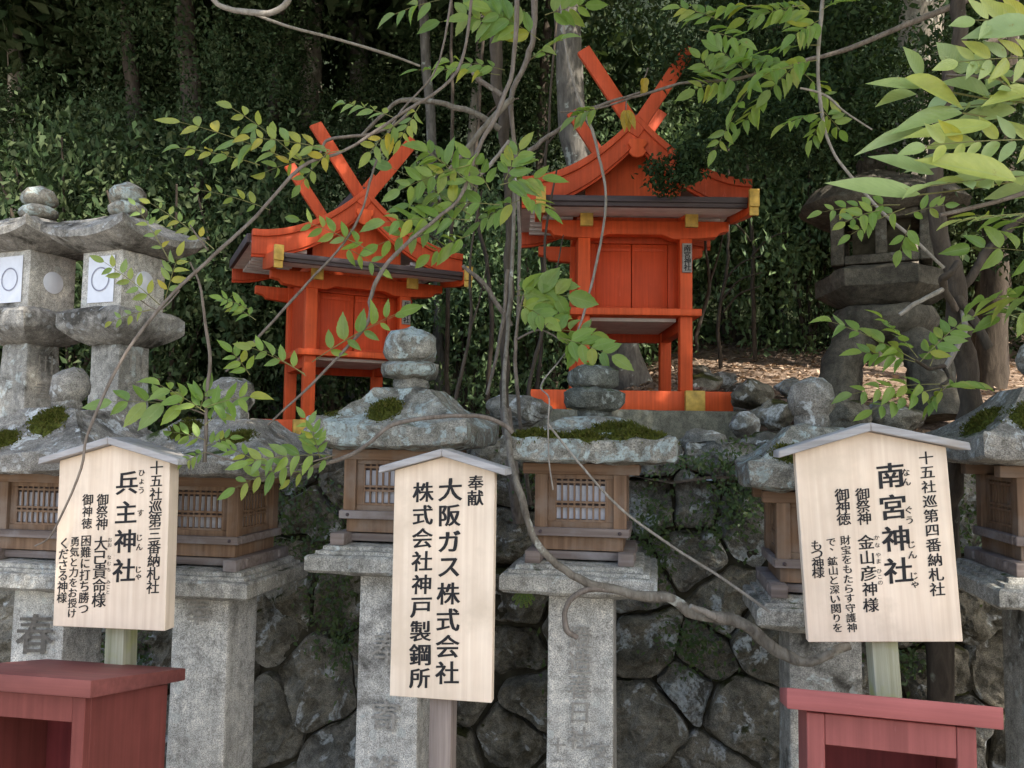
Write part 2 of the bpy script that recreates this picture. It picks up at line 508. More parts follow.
MAT['leaf_mid'] = m_leaf('green_leaf', [(.12, .21, .04), (.2, .32, .06), (.15, .26, .07), (.27, .36, .06), (.2, .3, .1), (.4, .38, .04)], .48, tcol=(.42, .56, .06))
MAT['leaf_near'] = m_leaf('yellow_green_leaf', [(.27, .36, .13), (.36, .43, .18), (.32, .42, .2), (.45, .47, .1), (.3, .4, .17), (.5, .46, .06)], .36, tcol=(.45, .55, .1))
MAT['leaf_turn'] = m_leaf('turning_leaf', [(.17, .27, .08), (.24, .34, .1), (.4, .39, .06), (.2, .3, .08), (.55, .4, .04)], .46, tcol=(.42, .52, .07))
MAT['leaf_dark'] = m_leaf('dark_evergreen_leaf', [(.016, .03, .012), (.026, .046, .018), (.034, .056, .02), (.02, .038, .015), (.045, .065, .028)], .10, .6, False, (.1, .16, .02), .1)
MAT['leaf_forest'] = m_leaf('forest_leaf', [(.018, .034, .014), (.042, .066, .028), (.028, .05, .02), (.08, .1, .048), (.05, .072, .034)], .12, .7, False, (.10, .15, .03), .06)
MAT['leaf_forest_light'] = m_leaf('light_forest_leaf', [(.09, .15, .06), (.14, .2, .085), (.1, .17, .07), (.18, .23, .11)], .25, .5, False, (.15, .22, .05), .3)
MAT['leaf_creep'] = m_leaf('creeper_leaf', [(.03, .055, .015), (.05, .085, .02), (.035, .06, .02), (.08, .1, .025)], .2, .5, False)
MAT['litter'] = m_leaf('fallen_leaf', [(.24, .15, .1), (.36, .26, .19), (.45, .35, .27), (.18, .11, .07), (.3, .2, .13)], .1, .8, False, (.25, .15, .06), .2)
MAT['leaf_yellow'] = m_leaf('yellow_leaf', [(.55, .33, .03), (.5, .36, .05)], .35)

# ------------------------------------------------------------------ text
_tc = {}


def glyph(ch, bold=1.0):
    if (ch, bold) in _tc: return _tc[ch, bold]
    cu = bpy.data.curves.new('glyph', 'FONT')
    cu.body = ch
    cu.size = 1
    cu.resolution_u = 3
    o = bpy.data.objects.new('glyph', cu)
    COL.objects.link(o)
    dg = bpy.context.evaluated_depsgraph_get()
    me = bpy.data.meshes.new_from_object(o.evaluated_get(dg))
    bm = bmesh.new(); bm.from_mesh(me)
    bmesh.ops.remove_doubles(bm, verts=bm.verts, dist=1e-5)
    # brush weight: thicken strokes more across than along the vertical
    off = {}
    for v in bm.verts:
        nn = Vector((0, 0))
        for e in v.link_edges:
            if len(e.link_faces) == 1:
                a, b = e.verts
                t = (b.co - a.co).xy
                nrm = Vector((t.y, -t.x))
                if nrm.length < 1e-9: continue
                nrm.normalize()
                fc = e.link_faces[0].calc_center_median().xy
                if (fc - a.co.xy).dot(nrm) > 0: nrm = -nrm
                nn += nrm
        off[v] = nn.normalized() if nn.length > 1e-6 else nn
    for v, nn in off.items():
        w = .5 + .5 * noise.noise(v.co * 3.3)
        v.co.x += nn.x * (.024 + .024 * w) * bold; v.co.y += nn.y * (.004 + .02 * w) * bold
    vs = [(v.co.x, v.co.y) for v in bm.verts]
    fs = [tuple(v.index for v in f.verts) for f in bm.faces]
    bm.free()
    bpy.data.objects.remove(o); bpy.data.curves.remove(cu); bpy.data.meshes.remove(me)
    if vs:
        xs = [v[0] for v in vs]; ys = [v[1] for v in vs]
        cx = (min(xs) + max(xs)) / 2; cy = (min(ys) + max(ys)) / 2
        if ch in '、':
            pass
        vs = [(x - cx, y - cy) for x, y in vs]
    _tc[ch, bold] = (vs, fs)
    return _tc[ch, bold]


def column(mb, text, x, ztop, zbot, size, y=0.0, slant=.07, wr=1.04, bold=1.0):
    """vertical column of characters: x centre, from ztop to zbot, on a plane facing -y"""
    n = len(text)
    rnd = random.Random(hash(len(text)) + int(x * 1000))
    size *= 1.16
    for i, ch in enumerate(text):
        zc = ztop + (zbot - ztop) * (i + .5) / n
        vs, fs = glyph(ch, bold)
        a = rnd.uniform(-.02, .02)
        k = size * rnd.uniform(.95, 1.04)
        if ch == '、': zc += size * .25; 
        mb.add([(x + (vx * wr - a * vy) * k, y, zc + (vy + vx * slant) * k) for vx, vy in vs], fs)


def text_part(mb, name, mat, parent):
    me = bpy.data.meshes.new(name)
    me.from_pydata(mb.v, [], mb.f)
    me.materials.append(mat)
    o = bpy.data.objects.new(name, me)
    COL.objects.link(o)
    o.parent = parent
    return o


# ------------------------------------------------------------------ terrain
def gz(x, y):
    k = sm(-1.6, .5, x)
    z = 1.42 + (y - 3.5) * .02 + k * (.31 * max(0, min(y, 6.4) - 4.35) + .1 * max(0, y - 6.4)) + max(0, y - 7) * (.24 - .05 * k) + max(0, y - 10.5) * .62
    z += .05 * noise.noise(Vector((x * 1.3, y * 1.3, 0))) + .02 * noise.noise(Vector((x * 5, y * 5, 2)))
    return z


def make_ground():
    b = MB(); S = 400
    b.add([(-S, -S, 0), (S, -S, 0), (S, S, 0), (-S, S, 0)], [(0, 1, 2, 3)])
    o = b.build('ground', m_plain('gravel', (.3, .28, .25), .95, .5, 160, .5), smooth=0)
    tag(o, 'pale gravel path in front of the lanterns', None, None, 'structure')
    xs = np.concatenate([np.linspace(-40, -7, 18), np.linspace(-6.6, 6.6, 90), np.linspace(7, 40, 18)])
    ys = np.concatenate([np.linspace(3.36, 9, 60), np.linspace(9.3, 60, 50)])
    b = MB()
    nx = len(xs)
    vs = [(x, y, gz(x, y)) for y in ys for x in xs]
    fs = [(j * nx + i, j * nx + i + 1, (j + 1) * nx + i + 1, (j + 1) * nx + i) for j in range(len(ys) - 1) for i in range(nx - 1)]
    b.add(vs, fs)
    t = NT('forest_floor')
    v = t.coord(False)
    c = t.ramp(t.noise(v, 9, 9, .7), [(.3, (.07, .05, .035)), (.5, (.17, .12, .085)), (.72, (.34, .26, .2))])
    c = t.mix(.6, c, t.ramp(t.noise(v, 90, 3, .7), [(.35, (.4, .4, .4)), (.65, (1.5, 1.45, 1.4))]), 'MULTIPLY')
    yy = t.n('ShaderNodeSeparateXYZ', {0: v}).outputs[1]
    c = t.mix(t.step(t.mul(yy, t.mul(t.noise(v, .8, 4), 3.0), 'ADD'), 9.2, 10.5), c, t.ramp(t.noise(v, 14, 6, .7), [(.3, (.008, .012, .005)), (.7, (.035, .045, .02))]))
    m = t.finish(c, .95, t.bump(t.noise(v, 60, 6, .7), .8, .02), .1)
    o = b.build('hillside', m, smooth=60)
    tag(o, 'leaf strewn forest hillside behind the stone wall', None, None, 'structure')
    L = Leaves()
    for i in range(9000):
        y = 3.6 + 4.5 * random.random(); x = random.uniform(-3.5, 3.6)
        L.add((x, y, gz(x, y) + .012), (random.gauss(0, 1), random.gauss(0, 1), .15 * random.gauss(0, 1)), (random.gauss(0, .4), random.gauss(0, .4), 1), random.uniform(.03, .075), random.uniform(.015, .035))
    o = L.build('fallen_leaves', MAT['litter'])
    tag(o, 'brown fallen leaves scattered over the forest slope', 'fallen leaves', None, 'stuff')


make_ground()


# ------------------------------------------------------------------ stone retaining wall
def wallY(z): return 3.06 + .24 * z


def px_to_wall(px, py):
    r = ray(px, py)
    # plane y = 3.06 + .24 z
    t = (3.06 + .24 * C0.z - C0.y) / (r.y - .24 * r.z)
    p = C0 + r * t
    return p.x, p.z


def clip_poly(poly, p, q):
    m = ((p[0] + q[0]) / 2, (p[1] + q[1]) / 2); n = (q[0] - p[0], q[1] - p[1])
    out = []
    for i in range(len(poly)):
        a = poly[i]; b = poly[(i + 1) % len(poly)]
        da = (a[0] - m[0]) * n[0] + (a[1] - m[1]) * n[1]
        db = (b[0] - m[0]) * n[0] + (b[1] - m[1]) * n[1]
        if da <= 0: out.append(a)
        if da * db < 0:
            t = da / (da - db)
            out.append((a[0] + (b[0] - a[0]) * t, a[1] + (b[1] - a[1]) * t))
    return out


def make_wall():
    X0, X1, Z0, Z1 = -3.1, 2.3, -.05, 1.56
    rw = random.Random(5)
    sites = [px_to_wall(*p) for p in [(262, 625), (335, 590), (312, 685), (258, 725), (340, 770), (288, 590), (300, 520), (345, 480), (290, 560),
             (455, 540), (515, 600), (512, 660), (500, 735), (465, 700), (445, 760), (520, 540), (530, 480), (520, 700),
             (650, 640), (655, 725), (738, 715), (725, 610), (690, 560), (658, 500), (715, 455), (655, 455), (690, 500), (750, 520), (705, 660), (640, 590), (700, 780), (760, 640), (690, 690),
             (930, 680), (880, 690), (960, 740), (910, 620), (975, 600), (960, 520), (930, 560), (140, 660), (280, 470), (250, 500)]]
    tries = 0
    while tries < 4000 and len(sites) < 96:
        tries += 1
        p = (rw.uniform(X0, X1), rw.uniform(Z0, Z1))
        if min((p[0] - q[0]) ** 2 + (p[1] - q[1]) ** 2 for q in sites) > .235 ** 2: sites.append(p)
    root = empty('stone_wall', (0, wallY(0), 0), 'mossy retaining wall of rough boulders behind the row of lanterns', 'stone wall')
    org = (0, wallY(0), 0)
    b = MB()
    b.prism_x([(3.135, -.1), (3.49, 1.38), (3.75, 1.38), (3.75, -.1)], X0, X1)
    b.build('earth_core', MAT['soil'], root, org, smooth=0)
    for k, s in enumerate(sites):
        if not (X0 - .1 < s[0] < X1 + .1 and Z0 - .1 < s[1] < Z1 + .1): continue
        poly = [(X0, Z0), (X1, Z0), (X1, Z1), (X0, Z1)]
        for q in sites:
            if q is s: continue
            if (q[0] - s[0]) ** 2 + (q[1] - s[1]) ** 2 < 1.4: poly = clip_poly(poly, s, q)
        if len(poly) < 3: continue
        A = sum(poly[i][0] * poly[(i + 1) % len(poly)][1] - poly[(i + 1) % len(poly)][0] * poly[i][1] for i in range(len(poly))) / 2
        if abs(A) < .004: continue
        cx = sum(p[0] for p in poly) / len(poly); cz = sum(p[1] for p in poly) / len(poly)
        size = math.sqrt(abs(A))
        # radial sampling
        NA, NR = 72, 26
        rad = []
        for i in range(NA):
            a = 2 * math.pi * i / NA
            dx, dz = math.cos(a), math.sin(a)
            best = 9
            for j in range(len(poly)):
                x1, z1 = poly[j][0] - cx, poly[j][1] - cz; x2, z2 = poly[(j + 1) % len(poly)][0] - cx, poly[(j + 1) % len(poly)][1] - cz
                den = dx * (z2 - z1) - dz * (x2 - x1)
                if abs(den) < 1e-9: continue
                tt = (x1 * (z2 - z1) - z1 * (x2 - x1)) / den
                uu = (x1 * dz - z1 * dx) / den
                if tt > 0 and -1e-6 <= uu <= 1 + 1e-6: best = min(best, tt)
            rad.append(best)
        # soften corners
        for _ in range(2): rad = [(rad[i - 1] + 2 * rad[i] + rad[(i + 1) % NA]) / 4 for i in range(NA)]
        gap = .003 + .011 * rw.random()
        bulge = size * (.22 + .18 * rw.random()); push = rw.uniform(-.03, .04)
        tx, tz = rw.uniform(-.14, .14), rw.uniform(-.1, .16)
        sd = Vector((k * 3.7, k * 1.3, 0))
        cuts = [(bulge * rw.uniform(.62, 1.0), rw.uniform(-.45, .45), rw.uniform(-.45, .45)) for _ in range(4)]
        vs = []; fs = []
        back = .2
        for j in range(NR + 2):
            rho = min(1, (j / NR)) if j <= NR else 1
            for i in range(NA):
                a = 2 * math.pi * i / NA
                rr = max(rad[i] - gap, .01) * rho
                x = cx + math.cos(a) * rr; z = cz + math.sin(a) * rr
                prof = (1 - rho ** 4) ** .6 if rho < 1 else 0
                q = Vector((x, z, 0)) * 4.2 + sd
                h = bulge * prof * (1 + .35 * noise.noise(q))
                for c0, c1, c2 in cuts: h = min(h, c0 + c1 * (x - cx) + c2 * (z - cz) + .012 * noise.noise(q * 4))
                h = max(h, .012)
                h += push + (x - cx) * tx + (z - cz) * tz
                h += .06 * noise.fractal(q * 1.3, 1, 2, 6) * (1 if rho < 1 else .4) + .014 * noise.fractal(q * 7, .8, 2, 3)
                if j == NR + 1: h = -back
                y = wallY(z) + .07 - h
                x += .012 * noise.noise(q * 3 + Vector((9, 0, 0))); z += .012 * noise.noise(q * 3 + Vector((0, 9, 0)))
                vs.append((x, y, z))
        for j in range(NR + 1):
            for i in range(NA):
                fs.append((j * NA + i, j * NA + (i + 1) % NA, (j + 1) * NA + (i + 1) % NA, (j + 1) * NA + i))
        pale = rw.random() < .26 or (cz > .95 and -.3 < cx < 1.0 and rw.random() < .85)
        b = MB(); b.add(vs, fs)
        b.build('boulder', MAT['boulder_pale'] if pale else MAT['boulder'], root, org, smooth=34)
    # crisp green creeper and moss in the joints
    return root


make_wall()


def rock_mesh(r, sq, seed):
    b = MB()
    bm = bmesh.new()
    bmesh.ops.create_icosphere(bm, subdivisions=4, radius=1)
    sd = Vector((seed * 2.3, seed * 5.1, seed))
    for v in bm.verts:
        n = v.co.normalized()
        k = 1 + .35 * noise.noise(n * 1.1 + sd) + .16 * noise.noise(n * 2.6 + sd) + .05 * noise.noise(n * 7 + sd)
        c = n * k
        # a few flat cuts
        for j in range(5):
            nv = Vector(noise.random_unit_vector()) if False else Vector((math.sin(seed * 7 + j * 2.1), math.cos(seed * 3 + j * 1.7), math.sin(seed + j * 2.9))).normalized()
            d = c.dot(nv) - .78
            if d > 0: c -= nv * d * .85
        v.co = Vector((c.x * r * sq[0], c.y * r * sq[1], c.z * r * sq[2]))
    vs = [tuple(v.co) for v in bm.verts]; fs = [tuple(v.index for v in f.verts) for f in bm.faces]
    bm.free()
    b.add(vs, fs)
    return b


rocks = [  # photo x, y of centre, distance, radius px, material, label
    (705, 385, 4.7, 16, 'boulder', 'low dark rock just right of the right shrine base beam'),
    (752, 395, 4.4, 22, 'boulder', 'broad flat dark rock on the slope left of the round boulder finial'),
    (775, 415, 4.2, 20, 'boulder', 'dark rock below the flat rock on the slope beside the wall'),
    (745, 425, 4.0, 17, 'boulder_pale', 'small pale rock touching the cut platform stone'),
    (790, 388, 4.6, 14, 'boulder_pale', 'small grey rock on brown leaves above the fifth lantern'),
    (765, 448, 3.75, 22, 'boulder_pale', 'pale lichened rock at the wall top behind the fifth lantern roof'),
    (845, 415, 3.9, 24, 'boulder', 'dark rock under the mushroom lantern above the right sign'),
    (890, 420, 3.9, 26, 'boulder', 'dark boulder right of the mushroom lantern foot'),
    (700, 372, 5.6, 10, 'boulder', 'small stone on the leaf strewn slope behind the right shrine'),
    (725, 380, 5.3, 11, 'boulder_pale', 'little pale stone on the leaves right of the right shrine'),
    (520, 412, 4.0, 26, 'boulder_pale', 'pale rock left of the moss covered lantern roof'),
    (330, 440, 4.0, 30, 'boulder_pale', 'grey rock in the gap between the second and third lantern roofs'),
    (990, 440, 3.6, 22, 'boulder', 'dark rock on the wall top beside the rightmost lantern'),
    (822, 440, 3.7, 22, 'boulder', 'dark rock hidden low behind the fifth lantern finial'),
    (470, 425, 4.0, 22, 'boulder', 'dark rock right of the third lantern roof'),
]
for i, (px, py, d, r, m, lab) in enumerate(rocks):
    p = PD(px, py, d)
    rr = r * d / F
    zg = max(p.z - rr * .35, gz(p.x, max(p.y, 3.5)) - .03) if p.y > 3.4 else p.z
    b = rock_mesh(rr, (1.15, 1.0, .72), i + 1)
    o = b.build('rock', MAT[m], None, (0, 0, 0), smooth=50)
    o.location = (p.x, p.y, p.z); o.rotation_euler = (0, 0, i * 1.3)
    tag(o, lab, 'rock', 'loose rocks on the slope')

rr_ = random.Random(3)
for i in range(26):
    px, py = rr_.uniform(695, 860), rr_.uniform(368, 455)
    d = 5.4 - (py - 368) / 87 * 1.6 + rr_.uniform(-.15, .15)
    p = PD(px, py, d); r = rr_.uniform(.035, .10)
    o = rock_mesh(r, (1.2, 1.0, .7), 40 + i).build('rubble_stone', MAT['boulder_pale' if i % 3 else 'boulder'], None, (0, 0, 0), smooth=40)
    o.location = (p.x, p.y, gz(p.x, p.y) + r * .2 if p.y > 4.2 else p.z); o.rotation_euler = (0, 0, i * 1.9)
    tag(o, 'small grey stone among the rubble between the right shrine and the rough dark lantern', 'rock', 'rubble stones')

# ------------------------------------------------------------------ small lanterns in a row
ROWY = 2.66
PW = .2125


def moss_pad(center, rx, ry, h, seed, zf=None):
    """lumpy cushion of moss"""
    b = MB(); n = 26; m = 9
    vs = []; fs = []
    for j in range(m + 1):
        rho = j / m
        for i in range(n):
            a = 2 * math.pi * i / n
            q = Vector((math.cos(a) * 1.3, math.sin(a) * 1.3, seed))
            k = 1 + .35 * noise.noise(q) + .15 * noise.noise(q * 3)
            x = center[0] + rx * rho * k * math.cos(a); y = center[1] + ry * rho * k * math.sin(a)
            base = zf(x, y) if zf else center[2]
            p = Vector((x, y, 0))
            z = base + h * (max(0, 1 - rho ** 2.5)) * (1 + .5 * noise.noise(p * 40)) + .006 * noise.noise(p * 130) - .006 * (rho > .95)
            vs.append((x, y, z))
    for j in range(m):
        for i in range(n):
            fs.append((j * n + i, j * n + (i + 1) % n, (j + 1) * n + (i + 1) % n, (j + 1) * n + i))
    b.add(vs, fs)
    return b


def lantern(label, px, slab_y, roof_mat, rw, finial, textcol=None, stone='granite', moss=(), seed=0, boxw=.30, edge=.072, roof_rise=.15, soft=True, slab=.236, dx=0, lift=.02):
    x = PY(px, 680, ROWY - PW / 2).x
    st = PY(px, slab_y, ROWY - .235).z
    root = empty('stone_lantern', (x, ROWY, 0), label, 'stone lantern', 'small stone lanterns with wooden light boxes')
    h = PW / 2
    b = MB(); b.loft_sq([(h + .004, -.05), (h, .3), (h - .003, .6), (h - .004, st - .078)], 8)
    p = b.build('pillar', MAT[stone], root, bevel=.006, sub=2, rough=.0016, rs=14, seed=seed)
    if textcol:
        tb = MB()
        for (txt, tx, z0, z1, size) in textcol: column(tb, txt, tx, z0, z1, size, -h - .0085, .05, bold=.35 if soft else .6)
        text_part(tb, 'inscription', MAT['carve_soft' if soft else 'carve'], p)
    b = MB(); b.loft_sq([(.125, st - .108), (.16, st - .096), (slab - .012, st - .084), (slab, st - .074), (slab, st - .034), (slab - .006, st - .028), (slab - .022, st - .026), (slab - .024, st - .016), (slab - .04, st - .014), (slab - .042, st - .003), (slab - .05, st)], 14)
    b.build('base_slab', MAT['slab'], root, sub=1, rough=.0042, rs=18, seed=seed + 3, smooth=28)
    w = boxw / 2
    z0 = st + .006
    # feet and sleepers
    b = MB()
    for sx in (-1, 1):
        b.box(sx * (w * 1.0) - .024, sx * (w * 1.0) + .024, -w * 1.28, w * 1.28, z0 - .006, z0 + .032)
    b.box(-w * 1.2, w * 1.2, -w * .86, -w * .70, z0 + .002, z0 + .028)
    b.box(-w * 1.2, w * 1.2, w * .70, w * .86, z0 + .002, z0 + .028)
    ft = b.build('foot_frame', MAT['feet_wood'], root, bevel=.003)
    zb = z0 + .032
    top = zb + .235
    b = MB()
    b.box(-w * .93, w * .93, -w * .93, w * .93, zb, zb + .042)                 # plinth
    for sx in (-1, 1):
        for sy in (-1, 1):
            b.box(sx * w * .86 - .02, sx * w * .86 + .02, sy * w * .86 - .02, sy * w * .86 + .02, zb + .042, top)
    pw = w * .86
    zr = zb + .075
    b.box(-pw + .02, pw - .02, pw - .004, pw + .004, zb + .042, top)           # back panel
    for sy in (-1, 1):
        if sy < 0:
            b.box(-pw + .02, pw - .02, -pw - .006, -pw + .006, zb + .042, zr + .012)
            b.box(-pw + .02, pw - .02, -pw - .006, -pw + .006, zr + .145, top)
    for sx in (-1, 1):
        b.box(sx * pw - .006, sx * pw + .006, -pw + .02, pw - .02, zb + .042, zr + .012)
        b.box(sx * pw - .006, sx * pw + .006, -pw + .02, pw - .02, zr + .145, top)
    for s2 in (-1, 1):                                                          # window side boards
        b.box(s2 * (pw - .032) - .012, s2 * (pw - .032) + .012, -pw - .005, -pw + .005, zr + .012, zr + .145)
        for sx in (-1, 1):
            b.box(sx * pw - .005, sx * pw + .005, s2 * (pw - .032) - .012, s2 * (pw - .032) + .012, zr + .012, zr + .145)
    box = b.build('light_box', MAT['box_wood'], root, bevel=.0015, seg=1)
    b = MB()                                                                    # rails right round the box
    b.box(-w * 1.06, w * 1.06, -w * 1.07, -w * .93 - .004, zb + .044, zb + .07)
    b.box(-w * 1.06, w * 1.06, w * .93 + .004, w * 1.07, zb + .044, zb + .07)
    for sx in (-1, 1):
        b.box(min(sx * w * 1.08, sx * w * .94), max(sx * w * 1.08, sx * w * .94), -w * .926, w * .926, zb + .045, zb + .071)
    b.build('rail', MAT['feet_wood'], box, bevel=.002, seg=1)
    b = MB()
    for sx in (-1, 1):
        b.lathe([(.006, 0), (.0055, .003), (.003, .005)], 10, Matrix.Translation((sx * w * .86, -w * 1.07, zb + .057)) @ Matrix.Rotation(R(90), 4, 'X'))
    b.build('nail_head', MAT['fascia'], box)
    for face in range(4):
        if face == 2: continue
        Mx = Matrix.Rotation(face * R(90), 4, 'Z')
        b = MB()
        ww = pw - .044
        nb = 8
        for k in range(nb + 1):
            xx = -ww + 2 * ww * k / nb
            b.box(xx - .003, xx + .003, -pw - .004, -pw + .002, zr + .012, zr + .145, Mx)
        for zz in (.012, .056, .07, .132):
            b.box(-ww, ww, -pw - .0065, -pw - .004 + .0005, zr + zz, zr + zz + .007, Mx)
        b.build('lattice', MAT['box_wood'], box, smooth=0)
        b = MB()
        b.box(-ww - .004, ww + .004, -pw + .008, -pw + .010, zr + .02, zr + .058, Mx)
        b.box(-ww - .004, ww + .004, -pw + .008, -pw + .010, zr + .072, zr + .124, Mx)
        b.build('paper_screen', MAT['paper_old'], box, smooth=0)
        b = MB()
        b.box(-ww - .012, ww + .012, -pw + .012, -pw + .016, zr + .005, zr + .15, Mx)
        b.build('backing_board', MAT['fascia'], box, smooth=0)
    b = MB()
    b.box(-w * 1.28, w * 1.28, -w * 1.0, -w * .72, top, top + .034)
    b.box(-w * 1.28, w * 1.28, w * .72, w * 1.0, top, top + .034)
    b.box(-w * .72, w * .72, -w * .72, w * .72, top, top + .030)
    b.build('eave_beam', MAT['box_wood_x'], box, bevel=.002, seg=1)
    rz = top + .036
    def prof(t):   # t 0 edge .. 1 plateau
        return rz + edge + roof_rise * (t ** 1.55)
    lv = [(rw * .70, rz + .0), (rw * .97, rz + .006, lift * .7), (rw * .995, rz + .012, lift * .8), (rw * 1.005, rz + edge * .88, lift * 1.1), (rw * .985, rz + edge, lift)]
    for t in (.1, .22, .36, .5, .65, .8, .92, 1):
        lv.append((rw * (.985 - .62 * t), prof(t), lift * (1 - t)))
    lv.append((rw * .2, prof(1) + .008))
    b = MB(); b.loft_sq(lv, 20)
    b.v = [(vx + dx, vy, vz) for vx, vy, vz in b.v]
    rf = b.build('roof', MAT[roof_mat], root, sub=1, rough=.0085, rs=20, seed=seed + 9, smooth=30)
    def zf(xx, yy):
        m = max(abs(xx), abs(yy)) / rw
        t = max(0, min(1, (.985 - m) / .62))
        return prof(t) - .004
    for k, (mx, my, rx, ry, hh) in enumerate(moss):
        pad = moss_pad((mx, my, 0), rx, ry, hh, seed + k * 1.7, zf)
        pad.v = [(vx + dx, vy, vz) for vx, vy, vz in pad.v]
        pv = list(pad.v)
        pad.build('moss_patch', MAT['moss'], rf, smooth=60)
        tl = Leaves()
        for j in range(int(900 + rx * 9000)):
            vv = random.choice(pv)
            tl.add((vv[0] + random.gauss(0, .006), vv[1] + random.gauss(0, .006), vv[2] + random.gauss(-.001, .003)), (random.gauss(0, .6), random.gauss(-.1, .6), .8), (random.gauss(0, 1), random.gauss(0, 1), .2), random.uniform(.006, .016), random.uniform(.003, .006))
        tl.build('moss_tuft', MAT['moss_tuft'], rf)
    # finial
    zt = prof(1) + .006
    b = MB()
    r = finial[1]
    if finial[0] == 'onion':
        b.lathe([(r * .62, zt - .01), (r * .74, zt + .01), (r * .66, zt + .03), (r * .6, zt + .034), (r * .98, zt + .046), (r * 1.08, zt + .062), (r * 1.06, zt + .082), (r * .86, zt + .092), (r * .8, zt + .095),
                 (r * .94, zt + .105), (r * 1.0, zt + .125), (r * 1.0, zt + .155), (r * .95, zt + .178), (r * .75, zt + .193), (r * .4, zt + .203), (r * .16, zt + .212), (r * .04, zt + .216)], 36)
    elif finial[0] == 'double':
        b.lathe([(r * .55, zt - .01), (r * .6, zt + .008), (r * .58, zt + .02), (r * .95, zt + .03), (r * 1.05, zt + .05), (r * 1.04, zt + .075), (r * .85, zt + .09), (r * .68, zt + .094), (r * .84, zt + .103),
                 (r * .9, zt + .125), (r * .84, zt + .15), (r * .55, zt + .168), (r * .2, zt + .176), (r * .03, zt + .179)], 36)
    else:
        b.lathe([(r * .7, zt - .01), (r * .8, zt + .02), (r * .75, zt + .03), (r * .8, zt + .034), (r * .98, zt + .06), (r * 1.0, zt + .09), (r * .85, zt + .125), (r * .5, zt + .148), (r * .15, zt + .158), (r * .03, zt + .16)], 36)
    b.v = [(vx + dx, vy, vz) for vx, vy, vz in b.v]
    b.build('finial', MAT['finial_dark' if finial[0] == 'double' else 'roof_grey' if finial[0] == 'ball' else roof_mat], root, sub=1, rough=.013, rs=15, seed=seed, smooth=45)
    return root


lantern('mossy leftmost small lantern behind the left sign, pillar carved with one large character', 34, 566, 'roof_grey', .33, ('ball', .066),
        [('春', 0, .96, .74, .125)], 'granite', ((-.05, -.24, .06, .045, .018), (.05, -.16, .07, .05, .02)), 1, soft=False)
lantern('small lantern with brown stone roof between the left sign and the middle sign', 197, 573, 'roof_grey', .325, ('ball', .08),
        [('奉', 0, 1.02, .9, .085)], 'granite', ((-.08, -.16, .06, .05, .015), (.14, -.2, .06, .04, .016)), 2, dx=.03, roof_rise=.115)
lantern('small lantern with pale lichened roof and tall onion finial behind the middle sign', 387, 549, 'roof_pale', .262, ('onion', .09),
        [('奉', 0, .93, .82, .09), ('寄', 0, .72, .6, .085), ('進', 0, .55, .43, .085)], 'granite', ((-.03, -.17, .065, .045, .022), (-.2, -.2, .03, .03, .012)), 3, roof_rise=.125, lift=.03, dx=.025)
lantern('small lantern with thick green moss along its roof edge right of the middle sign', 580, 568, 'roof_pale', .262, ('double', .094),
        [('燈造春日社', 0, .98, .60, .064), ('文永', .066, .64, .5, .05), ('十二月', -.066, .64, .46, .045)], 'granite',
        ((-.16, -.225, .1, .034, .016), (-.01, -.235, .07, .026, .02), (.15, -.22, .11, .036, .02), (.09, -.15, .09, .03, .01)), 4, boxw=.285, roof_rise=.07, dx=.03, lift=.008)
lantern('small lantern half hidden behind the right sign with a plain round finial', 826, 604, 'roof_pale', .215, ('ball', .07), None, 'granite_old', ((-.1, -.16, .06, .04, .02),), 5, boxw=.28, slab=.205, dx=-.01, roof_rise=.12)
lantern('small lantern cut off by the right edge of the photo', 1074, 582, 'roof_grey', .28, ('ball', .075), None, 'granite_old', ((-.1, -.2, .1, .06, .03), (-.2, -.05, .05, .08, .03)), 6)


# ------------------------------------------------------------------ signs
def sign(label, bl, br, tl, tr, roof, tilt, texts, post_px, post_mat, thick=.03, Y=2.08):
    """bl.. photo pixels of the board corners"""
    c = PY((bl[0] + br[0]) / 2, (bl[1] + br[1]) / 2, Y)
    w = (PY(*br, Y) - PY(*bl, Y)).length
    h = ((PY(*tl, Y) - PY(*bl, Y)).length + (PY(*tr, Y) - PY(*br, Y)).length) / 2
    zc = c.z
    root = empty('wooden_sign', (c.x + zc * math.tan(tilt) * 0, Y, 0), label, 'sign')
    # tilt about y at the board bottom
    Mt = Matrix.Translation((0, 0, zc)) @ Matrix.Rotation(-tilt, 4, 'Y')
    rise = roof * w
    b = MB()
    b.prism_y([(-w / 2, 0), (w / 2, 0), (w / 2, h), (0, h + rise), (-w / 2, h)], 0, thick)
    bd = b.build('board', MAT['sign_wood'], root, bevel=.0015, seg=1)
    bd.matrix_local = Mt
    b = MB()
    for s in (-1, 1):
        L = w * .5 * 1.24
        k = rise / (w / 2)
        x1, z1 = s * L, h + rise - L * k + .0
        t = .017
        pts = [(0, h + rise + .001), (0, h + rise + t * 1.25), (x1, z1 + t * 1.15), (x1 + s * .002, z1 + .001)]
        if s > 0: pts = pts[::-1]
        b.prism_y(pts, -.032, thick + .03)
    rf = b.build('sign_roof', MAT['sign_edge'], root, bevel=.002, seg=1)
    rf.matrix_local = Mt
    pw = .06
    b = MB(); xo = PY(post_px, bl[1] + 20, Y + .04).x - c.x
    b.box(xo - pw / 2, xo + pw / 2, thick + .001, thick + .001 + pw * 1.1, -zc - .02, h * .8)
    pp = b.build('post', MAT[post_mat], root, bevel=.003, sub=0)
    pp.matrix_local = Mt
    tb = MB()
    for (txt, x, a, z, size) in texts:
        column(tb, txt, (x - .5) * w, h * a, h * z, size * w, -.0012, bold=1.0 if size > .12 else .75 if size > .045 else .25)
    o = text_part(tb, 'lettering', MAT['ink'], bd)
    return root, w, h


